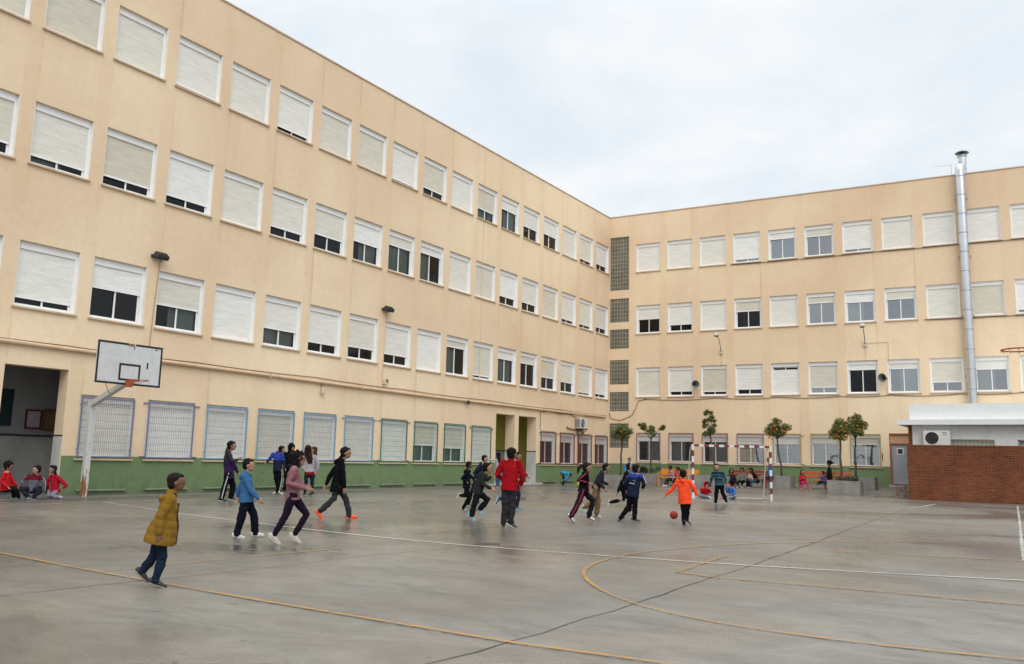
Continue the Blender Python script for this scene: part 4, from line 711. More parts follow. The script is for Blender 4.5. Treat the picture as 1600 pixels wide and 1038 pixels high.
def horn(t, z, az, lab):
    e = empty('loudspeaker', onR(t, z), RZ_R, lab, 'loudspeaker', 'horn loudspeakers')
    M = Matrix.Translation((0, -.28, 0)) @ Matrix.Rotation(az, 4, 'Z')
    mb = MB(); n_ = 20; prof = [(.22, -.20), (.205, -.19), (.15, -.08), (.09, .0), (.06, .08), (.07, .10), (.075, .24), (.0, .26)]
    rings = [[mb.bm.verts.new(M @ Vector((r * cos(2*pi*k/n_), y, r * sin(2*pi*k/n_)))) for k in range(n_)] for r, y in prof]
    for A, B in zip(rings, rings[1:]):
        for k in range(n_): f = mb.bm.faces.new((A[k], A[(k+1) % n_], B[(k+1) % n_], B[k])); f.smooth = True
    mb.build('bell', mat('grey_horn', (.17, .175, .175), .5, .1, 8), e)
    mb = MB(); mb.ball(M @ Vector((0, -.02, 0)), .055); mb.build('driver', M_DARK, e)
    mb = MB(); mb.bar((0, -.28, -.05), (0, -.01, -.12), .03); mb.tube([(0, -.28, -.05), (.12, -.1, -.3), (.12, -.02, -.75)], .010, 6); mb.build('bracket', M_TRIM, e)
horn(5.33, 5.68, radians(30), 'grey horn loudspeaker left of centre over a shuttered first floor window')
horn(15.2, 5.80, radians(-22), 'grey horn loudspeaker between two glazed first floor windows')
# steel flue
e = empty('steel_flue', onR(19.14, 3.6, .30), RZ_R, 'tall shiny steel flue running up the wing facing the camera', 'flue')
mb = MB(); R_ = .215; mb.tube([(0, 0, 0), (0, 0, 12.6), (.0, .03, 12.78), (.03, .12, 12.9), (.08, .34, 12.95)], R_, 24, lat=(1, 0, 0)); mb.build('duct', M_STEEL, e)
mb = MB()
for i in range(13): z = .55 + i * .98; mb.tube([(0, 0, z), (0, 0, z + .035)], R_ + .010, 24, lat=(1, 0, 0), cap=False)
mb.build('joint_band', mat('steel_band', (.34, .35, .37), .35, metal=.8), e)
mb = MB(); mb.tube([(.14, .5, 12.3), (.14, .5, 13.55)], .19, 20, lat=(1, 0, 0)); mb.tube([(.14, .5, 13.50), (.14, .5, 13.56)], .24, 20, cap=False, lat=(1, 0, 0)); mb.build('stack', M_STEEL, e)
mb = MB(); mb.tube([(.14, .5, 13.70), (.14, .5, 13.76), (.14, .5, 13.84)], [.33, .27, .04], 20, cap=False, lat=(1, 0, 0)); [mb.bar((.14 + .17*cos(a), .5 + .17*sin(a), 13.5), (.14 + .2*cos(a), .5 + .2*sin(a), 13.72), .02) for a in (0, 1.57, 3.14, 4.71)]; mb.build('rain_cap', mat('dark_cap', (.10, .15, .15), .4, metal=.5), e)
mb = MB()
for z in (2.2, 5.2, 8.2, 11.2): mb.box(-.27, .27, .10, .29, z, z + .03)
mb.build('wall_strap', mat('steel_band', (.34, .35, .37), .35, metal=.8), e)
e = empty('roof_antenna', onR(18.75, 16.0, -.6), RZ_R, 'thin television antenna on the roof left of the flue cap', 'antenna')
mb = MB(); mb.tube([(0, 0, 0), (0, 0, .95)], .014, 6); mb.build('mast', M_STEEL, e)
mb = MB(); mb.tube([(.05, 0, .86), (-.75, 0, .92)], .010, 6); [mb.tube([(-.7 + .13 * i, -.12, .915 - .008*i), (-.7 + .13 * i, .12, .915 - .008*i)], .005, 5) for i in range(6)]; mb.build('boom', M_STEEL, e)
# notices in the entrance hall
D = 2.5
def notice(y0, y1, z0, z1, fr, pap, label, cat):
    e = empty('framed_notice' if cat != 'cork board' else 'cork_board', (-D + .03, (y0 + y1) / 2, z0), RZ_L, label, cat)
    w_ = y1 - y0; h_ = z1 - z0; mb = MB(); t = .05
    mb.box(-w_/2, w_/2, -.03, 0, 0, t); mb.box(-w_/2, w_/2, -.03, 0, h_ - t, h_); mb.box(-w_/2, -w_/2 + t, -.03, 0, t, h_ - t); mb.box(w_/2 - t, w_/2, -.03, 0, t, h_ - t); mb.build('frame', fr, e)
    mb = MB(); mb.box(-w_/2 + t, w_/2 - t, -.015, 0, t, h_ - t); mb.build('sheet', pap, e)
notice(-32.72, -32.25, 1.80, 2.36, mat('red_frame', (.25, .02, .02), .5), mat('white_paper', (.55, .55, .55), .8, .1, 6), 'white notice in a red frame on the entrance hall wall', 'notice')
notice(-32.21, -31.45, 1.77, 2.40, mat('oak_frame', (.22, .13, .06), .6), mat('cork', (.30, .20, .10), .9, .2, 30), 'brown cork board hanging right of the red framed notice', 'cork board')
# ------------------------------------------------------------------ left basketball stand
b = empty('basketball_stand', (.66, -32.62, 0), 0, 'rusty white basketball stand with board beside the left wing', 'basketball hoop')
m = bpy.data.materials.new('rusted_white_paint'); t, n, l = ntree(m); bs = n['Principled BSDF']; tc = n.new('ShaderNodeTexCoord'); sp = n.new('ShaderNodeSeparateXYZ'); l.new(tc.outputs['Object'], sp.inputs[0])
nz = noisenode(n, l, tc.outputs['Object'], 4, 6, .7, .5, (3, 3, .5)); zz = mrange(n, l, sp.outputs[2], .2, 1.9, .12, -.12); a_ = n.new('ShaderNodeMath'); a_.operation = 'ADD'; l.new(nz, a_.inputs[0]); l.new(zz, a_.inputs[1])
l.new(mixc(n, l, mrange(n, l, a_.outputs[0], .56, .60, 0, 1), (.60, .60, .58), (.26, .12, .04)), bs.inputs['Base Color']); bs.inputs['Roughness'].default_value = .6
M_RUSTW = m
mb = MB(); mb.bar((0, 0, 0), (0, 0, 2.50), .15, .15, lat=(1, 0, 0)); mb.build('post', M_RUSTW, b, bevel=.008)
mb = MB(); mb.bar((-.02, 0, 2.45), (2.02, -.30, 3.00), .15, .13, lat=(0, 0, 1)); mb.build('arm', M_POLE, b, bevel=.008)
mb = MB(); mb.tube([(.95, -.13, 2.72), (2.05, -.95, 2.95)], .012, 6); mb.build('stay', M_POLE, b)
BX = 2.09; Y0, Y1, Z0, Z1 = -1.24, .56, 2.89, 3.95
m = bpy.data.materials.new('scuffed_white_board'); t, n, l = ntree(m); bs = n['Principled BSDF']; tc = n.new('ShaderNodeTexCoord'); v = tc.outputs['Object']
n1 = noisenode(n, l, v, 2.2, 7, .75, 1.5); c1 = mixc(n, l, mrange(n, l, n1, .45, .72, 0, .5), (.62, .62, .63), (.42, .40, .38)); n2 = noisenode(n, l, v, 7, 8, .8, 3, (1, 1, 2.5)); c2 = mixc(n, l, mrange(n, l, n2, .70, .74, 0, .7), c1, (.2, .18, .16)); l.new(c2, bs.inputs['Base Color']); bs.inputs['Roughness'].default_value = .5
mb = MB(); mb.box(BX - .03, BX, Y0, Y1, Z0, Z1); bd = mb.build('backboard', m, b)
mb = MB(); x0, x1 = BX + .002, BX + .005; bt = .05
mb.box(x0, x1, Y0, Y1, Z0, Z0 + bt); mb.box(x0, x1, Y0, -.42, Z1 - bt, Z1); mb.box(x0, x1, -.22, Y1, Z1 - bt, Z1); mb.box(x0, x1, Y0, Y0 + bt, Z0 + bt, Z1 - bt); mb.box(x0, x1, Y1 - bt, Y1, Z0 + bt, Z1 - bt)
q0, q1_, r0, r1 = -.63, -.04, 3.00, 3.43
mb.box(x0, x1, q0, q1_, r0, r0 + bt); mb.box(x0, x1, q0, q1_, r1 - bt, r1); mb.box(x0, x1, q0, q0 + bt, r0 + bt, r1 - bt); mb.box(x0, x1, q1_ - bt, q1_, r0 + bt, r1 - bt)
mb.box(x0, x1, .34, .40, Z1 - .10, Z1 - .075); mb.box(x0, x1, .13, .17, Z1 - .60, Z1 - .44)
mb.build('border_line', mat('black_paint', (.015, .015, .015), .6), bd)
mb = MB(); mb.box(x0, x1 + .002, -.42, -.26, Z1 - .07, Z1 - .005); mb.box(x0, x1 + .001, -.27, -.24, Z1 - .14, Z1 - .06); mb.build('rust_patch', mat('rust', (.28, .14, .07), .9, .3, 20), bd)
mb = MB(); M_RIM = mat('orange_rim', (.42, .10, .035), .55, .2, 8)
yc = -.33; mb.tube([(BX + .42 + .225*cos(a), yc + .225*sin(a), 3.0) for a in [2*pi*i/28 for i in range(29)]], .011, 8, cap=False); mb.box(BX + .006, BX + .03, yc - .10, yc + .10, 2.84, 3.02)
mb.bar((BX + .02, yc - .08, 2.99), (BX + .22, yc - .08, 2.995), .02); mb.bar((BX + .02, yc + .08, 2.99), (BX + .22, yc + .08, 2.995), .02); mb.bar((BX + .02, yc, 2.87), (BX + .3, yc, 2.98), .012)
mb.tube([(BX + .05, yc + .05, 2.95), (BX + .25, yc + .1, 2.93), (BX + .38, yc + .17, 2.98)], .006, 5); mb.build('rim', M_RIM, b)
# right basketball stand: only its ring reaches into the frame
b = empty('basketball_stand', (25.0, -31.39, 0), 0, 'orange basketball ring reaching in at the right edge of the picture', 'basketball hoop')
# local +X points away from the ring
def loc_(p): return p
cx_, cy_ = 22.09 - 25.0, 0.0
mb = MB(); mb.tube([(cx_ + .225*cos(a), cy_ + .225*sin(a), 3.02) for a in [2*pi*i/28 for i in range(29)]], .011, 8, cap=False)
for a in range(12):
    q = 2*pi*a/12; mb.tube([(cx_ + .225*cos(q), cy_ + .225*sin(q), 3.01), (cx_ + .222*cos(q + .05), cy_ + .222*sin(q + .05), 2.985)], .005, 5)
mb.bar((cx_ + .2, cy_ - .07, 3.015), (cx_ + .62, cy_ - .07, 3.0), .02); mb.bar((cx_ + .2, cy_ + .07, 3.015), (cx_ + .62, cy_ + .07, 3.0), .02); mb.build('rim', M_RIM, b)
mb = MB(); mb.box(cx_ + .62, cx_ + .65, cy_ - .9, cy_ + .9, 2.9, 3.95); mb.build('backboard', m, b)
mb = MB(); mb.bar((0.3, cy_, 0), (0.3, cy_, 2.5), .15, .15, lat=(1, 0, 0)); mb.bar((0.3, cy_, 2.45), (cx_ + .65, cy_, 3.1), .13, .13, lat=(0, 0, 1)); mb.build('post', M_RUSTW, b)
# ------------------------------------------------------------------ handball goal
GL, GR = Vector((11.17, -15.72, 0)), Vector((13.58, -14.23, 0)); dd = (GR - GL); GW = dd.length; rz = math.atan2(dd.y, dd.x)
e = empty('handball_goal', GL, rz, 'small handball goal with dark red and white striped frame', 'goal')
M_GR, M_GW = mat('dark_red_paint', (.17, .03, .035), .5, .12, 8), mat('white_goal_paint', (.66, .66, .64), .5, .06, 8)
def striped(name, a, b_, first, n_, parent):
    mb = MB(); a, b_ = Vector(a), Vector(b_)
    for i in range(n_): mb.bar(a.lerp(b_, i / n_), a.lerp(b_, (i + 1) / n_), .08, .08, (i + first) % 2, lat=(0, 1, 0))
    return mb.build(name, [M_GR, M_GW], parent)
striped('post', (0, 0, 0), (0, 0, 1.96), 1, 9, e); striped('post', (GW, 0, 0), (GW, 0, 1.96), 1, 9, e); striped('crossbar', (.04, 0, 1.92), (GW - .04, 0, 1.92), 0, 15, e)
mb = MB()
for x in (0, GW): mb.tube([(x, .04, 1.93), (x, .35, 1.88), (x, .55, 1.7), (x, 1.05, .05)], .02, 8)
mb.tube([(0, 1.05, .015), (GW, 1.05, .015)], .012, 8); mb.tube([(0, .02, .03), (0, 1.05, .03)], .02, 8); mb.tube([(GW, .02, .03), (GW, 1.05, .03)], .02, 8); mb.build('net_frame', M_GW, e)
# ------------------------------------------------------------------ planters, orange trees, shrubs
M_CONC = mat('planter_concrete', (.25, .24, .22), .9, .22, 2.2, bump=.3, bscale=18)
M_SOIL = mat('soil', (.045, .035, .025), .95, .3, 6, bump=.6, bscale=12)
M_LEAF = bpy.data.materials.new('orange_tree_leaf'); t, n, l = ntree(M_LEAF); bs = n['Principled BSDF']; at = n.new('ShaderNodeAttribute'); at.attribute_name = 'tint'
rr = rampnode(n, [(0, (.06, .082, .020)), (.45, (.14, .17, .042)), (.8, (.25, .25, .07)), (1, (.32, .27, .09))]); l.new(at.outputs['Fac'], rr.inputs[0]); l.new(rr.outputs[0], bs.inputs['Base Color']); bs.inputs['Roughness'].default_value = .45
M_BARK = mat('grey_brown_bark', (.095, .070, .055), .9, .3, 9, bump=.6, bscale=25)
def leaf_mesh(name, blobs, nleaf, size, seed, mt=M_LEAF, parent=None):
    rnd = random.Random(seed); me_v = []; me_f = []; tint = []
    tot = sum(r**2 for c, r in blobs)
    for c, r in blobs:
        c = Vector(c); ctint = rnd.uniform(-.2, .2)
        for _ in range(int(nleaf * r * r / tot)):
            d = Vector((rnd.gauss(0, 1), rnd.gauss(0, 1), rnd.gauss(0, 1))).normalized()
            p = c + Vector((d.x, d.y, d.z * .85)) * (r * rnd.uniform(.25, 1.08) ** .6)
            q = Matrix.Rotation(rnd.uniform(0, 2*pi), 3, 'Z') @ Matrix.Rotation(rnd.uniform(-1.1, 1.1), 3, 'X') @ Matrix.Rotation(rnd.uniform(-1, 1), 3, 'Y')
            L = size * rnd.uniform(.7, 1.3); W = L * .42; i = len(me_v)
            me_v += [p + q @ Vector(v) for v in ((-L/2, 0, 0), (-.05*L, W/2, .1*L), (L/2, 0, -.05*L), (-.05*L, -W/2, .1*L))]; me_f.append((i, i+1, i+2, i+3)); tint.append(min(1, max(0, .42 + ctint + rnd.gauss(0, .2))))
    me = bpy.data.meshes.new(name); me.from_pydata(me_v, [], me_f); me.materials.append(mt)
    a = me.attributes.new('tint', 'FLOAT', 'FACE'); a.data.foreach_set('value', tint)
    return link(name, me, parent)
fruit_mesh = (lambda mb: (mb.ball((0, 0, 0), .042, sub=2), mb.mesh('fruit', mat('orange_fruit', (.62, .19, .02), .5))))(MB())[1]
def planter(x, y, w_, d_, h_, label, shrub=None, soil=True):
    z = g(x, y - d_/2); e = empty('planter', (x, y, z - .03), ANG, label, 'planter', 'concrete planters along the far wall'); t = .07
    mb = MB(); h_ += .03
    mb.box(-w_/2, w_/2, -d_/2, -d_/2 + t, 0, h_); mb.box(-w_/2, w_/2, d_/2 - t, d_/2, 0, h_); mb.box(-w_/2, -w_/2 + t, -d_/2 + t, d_/2 - t, 0, h_); mb.box(w_/2 - t, w_/2, -d_/2 + t, d_/2 - t, 0, h_); mb.build('trough', M_CONC, e)
    mb = MB(); mb.box(-w_/2 + t, w_/2 - t, -d_/2 + t, d_/2 - t, h_ - .2, h_ - .06); mb.build('soil', M_SOIL, e)
    return z + h_ - .06
def tree(x, y, z, hc, r, blobs, nleaf, nfr, lean, seed, label):
    """hc = height of the crown centre above the soil"""
    rnd = random.Random(seed); e = empty('orange_tree', (x, y, z - .05), 0, label, 'tree', 'potted orange trees')
    lx, ly = lean; fork = Vector((lx * .8, ly, hc - r * .75)); mb = MB()
    P = [Vector((0, 0, 0)), Vector((lx*.1 + .02, 0, hc*.25)), Vector((lx*.45 - .03, ly*.4, hc*.5)), Vector((lx*.7, ly*.8, hc*.68)), fork]
    mb.tube(P, [.062, .050, .044, .040, .036], 10)
    r *= 1.2; rnd.random(); bl = [(Vector((lx, ly, hc)) + Vector(c) * r * rnd.uniform(.9, 1.4), rr_ * r * rnd.uniform(.78, 1.12)) for c, rr_ in blobs]
    sub_ = []
    for c, rr_ in bl:
        for _ in range(4):
            d = Vector((rnd.gauss(0, 1), rnd.gauss(0, 1), rnd.gauss(.2, .9))).normalized(); sub_.append((c + d * rr_ * rnd.uniform(.2, .95), rr_ * rnd.uniform(.45, .85)))
    for c, rr_ in bl:
        mid = fork.lerp(c, .5) + Vector((rnd.uniform(-.05, .05), rnd.uniform(-.05, .05), .04)); mb.tube([fork - Vector((0, 0, .03)), mid, c], [.022, .014, .006], 6)
        for _ in range(3):
            d = Vector((rnd.gauss(0, 1), rnd.gauss(0, 1), rnd.gauss(.3, 1))).normalized() * rr_ * .8; mb.tube([mid.lerp(c, .6), c + d], [.007, .003], 5)
    mb.build('trunk', M_BARK, e)
    leaf_mesh('crown', sub_, int(nleaf * 1.6), .11, seed, parent=e)
    for _ in range(nfr):
        c, rr_ = rnd.choice(bl); d = Vector((rnd.gauss(0, 1), rnd.gauss(0, 1) - .5, rnd.gauss(-.1, .8))).normalized(); f = link('fruit', fruit_mesh, e, c + d * rr_ * rnd.uniform(.75, 1.0))
ROUND = [((0, 0, 0), .6), ((.45, .1, .1), .5), ((-.45, 0, .05), .5), ((.1, -.4, .2), .45), ((-.1, .4, .15), .5), ((.05, 0, .55), .45), ((-.3, -.2, -.25), .4), ((.35, -.2, -.2), .4)]
SPREAD = [((-.65, 0, .25), .42), ((-.3, .2, -.05), .38), ((.25, -.1, -.15), .36), ((.75, 0, .25), .30), ((0, .3, .3), .30), ((-.85, -.1, .45), .22), ((.95, .1, .42), .2)]
TALL = [((0, 0, -.4), .42), ((-.25, .1, 0), .35), ((.3, -.1, -.05), .34), ((-.1, 0, .55), .32), ((.25, 0, .75), .24), ((-.3, 0, 1.15), .28), ((.0, .1, .95), .22), ((-.45, 0, .3), .22), ((.42, 0, .4), .2)]
z = planter(4.05, -6.85, 1.45, 1.4, .60, 'concrete planter with a slim orange tree, nearest the corner of the wings'); tree(3.97, -6.7, z, 2.14, .50, ROUND, 1500, 1, (.10, 0), 11, 'compact dark green orange tree in front of the lowest glass block panel')
z = planter(3.85, -3.1, 1.45, 1.4, .60, 'concrete planter with dark shrubs left of the orange bench'); tree(3.92, -2.9, z, 2.30, .52, SPREAD, 900, 2, (.05, 0), 12, 'small thin-crowned orange tree before the leftmost window facing the camera')
zb_ = z
z = planter(7.9, -4.35, 1.9, 1.4, .60, 'wide concrete planter behind the red-hooded child by the goal'); tree(7.95, -4.2, z, 2.50, .52, TALL, 1250, 0, (-.25, 0), 13, 'tallest straggly orange tree rising behind the goal crossbar')
z = planter(10.85, -3.35, 1.35, 1.3, .60, 'concrete planter just right of the goal'); tree(10.95, -3.1, z, 2.28, .56, ROUND, 1900, 34, (-.22, 0), 14, 'round orange tree laden with fruit just right of the goal')
z = planter(14.3, -5.0, 1.35, 1.3, .60, 'front concrete planter with low green plants, left of the brick wall'); zE = z; tree(14.12, -4.95, z, 2.30, .56, ROUND, 1700, 26, (.02, 0), 15, 'orange tree with loose crown in the front planter')
z = planter(14.55, -2.55, 1.25, 1.3, .60, 'rear concrete planter nearest the grey door'); tree(14.25, -2.4, z, 2.35, .56, [(Vector(c) + Vector((0, 0, .15)), q) for c, q in ROUND], 2100, 30, (.06, 0), 16, 'dense orange tree with fruit nearest the grey door')
def shrub(x, y, z, r, n_, seed, label, tall=.35):
    e = empty('shrub', (x, y, z), 0, label, 'shrub'); rnd = random.Random(seed)
    M_SH = bpy.data.materials.get('shrub_leaf') or mat('shrub_leaf', (.022, .042, .018), .6, .3, 9)
    bl = [((rnd.uniform(-r, r), rnd.uniform(-r * .8, r * .8), tall * rnd.uniform(.1, .6)), .17) for _ in range(12)]
    leaf_mesh('foliage', bl, n_, .07, seed, M_SH, e)
    mb = MB(); [mb.tube([(c[0] * .6, c[1] * .6, -.02), c], [.008, .004], 5) for c, q in bl]; mb.build('stems', M_BARK, e)
shrub(3.85, -3.3, zb_, .6, 1500, 21, 'dark low shrub filling the planter left of the orange bench', .5); shrub(14.3, -5.2, zE, .5, 1000, 22, 'dark green low plants at the foot of the front orange tree', .22)
# ------------------------------------------------------------------ benches
def bench(x, y, L, col, label, arms, nb=2):
    z = g(x, y); e = empty('park_bench', (x, y, z), ANG, label, 'bench', 'painted benches along the far wall')
    pm = mat('bench_paint', col, .5, .12, 6)
    mb = MB(); [mb.box(-L/2, L/2, -.22 + i * .15, -.09 + i * .15, .40, .435) for i in range(3)]; mb.build('seat', pm, e, bevel=.006)
    mb = MB()
    if arms:
        for cx in (-L/4, L/4): mb.box(cx - L/4 + .06, cx + L/4 - .06, .24, .27, .52, .84)
    else: mb.box(-L/2, L/2, .24, .27, .54, .66); mb.box(-L/2, L/2, .26, .29, .70, .82)
    mb.build('backrest', pm, e, bevel=.006)
    for x_ in ([-L/2 + .04, 0, L/2 - .04] if L > 1.9 else [-L/2 + .04, L/2 - .04]):
        mb = MB(); mb.box(x_ - .025, x_ + .025, -.22, -.17, -.02, .40); mb.box(x_ - .025, x_ + .025, .20, .245, -.02, .80); mb.box(x_ - .025, x_ + .025, -.17, .20, .35, .399)
        if arms: mb.box(x_ - .03, x_ + .03, -.24, .24, .60, .635); mb.box(x_ - .022, x_ + .022, -.22, -.18, .436, .60)
        mb.build('leg', pm, e)
bench(6.1, -4.35, 2.05, (.72, .27, .03), 'bright orange bench with armrests left of the goal', True)
bench(9.62, -4.1, 1.85, (.34, .035, .03), 'dark red bench seen through the goal', False)
bench(13.05, -3.45, 2.3, (.52, .12, .05), 'orange-red slatted bench behind the front planter', False)
# bag on the end of the red bench
e = empty('school_bag', (10.62, -4.05, g(10.62, -4.05) + .43), .3, 'dark school bag with red and yellow stripes standing at the end of the red bench', 'bag')
mb = MB(); mb.box(-.20, .20, -.12, .12, 0, .36); mb.build('body', mat('navy_bag', (.02, .025, .05), .8), e, bevel=.04)
mb = MB(); mb.box(-.203, .203, -.123, .123, .25, .285, 0); mb.box(-.203, .203, -.123, .123, .155, .175, 1); mb.build('stripe', [mat('bag_red', (.45, .05, .03), .7), mat('bag_yellow', (.5, .3, .04), .7)], e)
mb = MB(); mb.tube([(-.06, 0, .35), (-.04, 0, .42), (.04, 0, .42), (.06, 0, .35)], .012, 6); mb.build('handle', M_DARK, e)
# ------------------------------------------------------------------ balls
m = bpy.data.materials.new('red_rubber'); t, n, l = ntree(m); bs = n['Principled BSDF']; tc = n.new('ShaderNodeTexCoord'); sp = n.new('ShaderNodeSeparateXYZ'); l.new(tc.outputs['Object'], sp.inputs[0])
mn = None
for i in range(3):
    a_ = n.new('ShaderNodeMath'); a_.operation = 'ABSOLUTE'; l.new(sp.outputs[i], a_.inputs[0]); 
    if mn is None: mn = a_.outputs[0]
    else: k_ = n.new('ShaderNodeMath'); k_.operation = 'MINIMUM'; l.new(mn, k_.inputs[0]); l.new(a_.outputs[0], k_.inputs[1]); mn = k_.outputs[0]
l.new(mixc(n, l, mrange(n, l, mn, .002, .004, 1, 0), (.36, .035, .02), (.05, .01, .01)), bs.inputs['Base Color']); bs.inputs['Roughness'].default_value = .6
mb = MB(); mb.ball((0, 0, 0), .088, sub=4); o = mb.build('basketball', m, None, (15.53, -28.37, .175)); o.rotation_euler = (.5, .4, .2); tag(o, 'dark red rubber basketball bouncing beside the child in orange', 'ball')
mb = MB(); mb.ball((0, 0, 0), .135, sub=4); tag(mb.build('ball', mat('yellow_rubber', (.50, .42, .03), .5, .1, 20), None, (3.3, -9.8, .135)), 'yellow ball on the ground behind the girl with the ponytail', 'ball')
# ------------------------------------------------------------------ people
def voxel(name, mb, mats, size, smooth=4, disp=0.0, dscale=6.0, seed=0):
    """melt the overlapping closed shapes of mb into one continuous skin"""
    me = bpy.data.meshes.new('tmp'); bmesh.ops.recalc_face_normals(mb.bm, faces=mb.bm.faces[:]); mb.bm.to_mesh(me); mb.bm.free()
    o = bpy.data.objects.new('tmp', me); COL.objects.link(o)
    r = o.modifiers.new('r', 'REMESH'); r.mode = 'VOXEL'; r.voxel_size = size; r.use_smooth_shade = True
    s = o.modifiers.new('s', 'SMOOTH'); s.factor = .5; s.iterations = smooth
    dg = bpy.context.evaluated_depsgraph_get(); dg.update(); ev = o.evaluated_get(dg)
    out = bpy.data.meshes.new_from_object(ev); out.name = name
    bpy.data.objects.remove(o); bpy.data.meshes.remove(me)
    if disp:
        nr = [v.normal.copy() for v in out.vertices]; off = Vector((seed * 3.1, seed * 1.7, 0))
        for v, nn in zip(out.vertices, nr):
            p = v.co * dscale + off; q = Vector((p.x, p.y, p.z * 1.6 + .8 * noise.noise(p)))
            v.co += nn * disp * (noise.noise(q) + .5 * noise.noise(q * 2.3))
    out.materials.clear()
    for m in mats: out.materials.append(m)
    for p in out.polygons: p.use_smooth = True; p.material_index = 0
    return out

def cloth(c, kind=None, **k):
    """plain fabric, or one with colour zones that belong to the garment"""
    key = ('cloth', tuple(c), kind, tuple(sorted(k.items())))
    if key in _mc: return _mc[key]
    m = bpy.data.materials.new('fabric'); t, n, l = ntree(m); b = n['Principled BSDF']; tc = n.new('ShaderNodeTexCoord'); v = tc.outputs['Object']
    col = None
    sp = n.new('ShaderNodeSeparateXYZ'); l.new(v, sp.inputs[0])
    if kind == 'above':      # second colour above a height (yoke)
        col = mixc(n, l, mrange(n, l, sp.outputs[2], k['z'] - .006, k['z'] + .006, 0, 1), c, k['c2'])
    elif kind == 'bands':
        w_ = n.new('ShaderNodeMath'); w_.operation = 'SINE'; q = n.new('ShaderNodeMath'); q.operation = 'MULTIPLY'; l.new(sp.outputs[2], q.inputs[0]); q.inputs[1].default_value = 2*pi / k['p']; l.new(q.outputs[0], w_.inputs[0])
        w2 = n.new('ShaderNodeMath'); w2.operation = 'SINE'; q2 = n.new('ShaderNodeMath'); q2.operation = 'MULTIPLY'; l.new(sp.outputs[2], q2.inputs[0]); q2.inputs[1].default_value = 4*pi / k['p']; l.new(q2.outputs[0], w2.inputs[0])
        col = mixc(n, l, mrange(n, l, w_.outputs[0], .1, .25, 0, 1), c, k['c2']); col = mixc(n, l, mrange(n, l, w2.outputs[0], .86, .92, 0, 1), col, k['c3'])
    nz = noisenode(n, l, v, 14, 4, .6); f = mrange(n, l, nz, .3, .7, .86, 1.14)
    s = n.new('ShaderNodeVectorMath'); s.operation = 'SCALE'; l.new(f, s.inputs['Scale'])
    if col is not None: l.new(col, s.inputs[0])
    else: s.inputs[0].default_value = c
    l.new(s.outputs[0], b.inputs['Base Color']); b.inputs['Roughness'].default_value = k.get('rough', .88); b.inputs['Specular IOR Level'].default_value = .08
    _mc[key] = m; return m
SKIN = {'a': (.42, .22, .145), 'b': (.30, .155, .10), 'c': (.16, .075, .045), 'd': (.07, .035, .022)}
BLK, NAVY = (.0055, .0055, .0068), (.0055, .0065, .014)

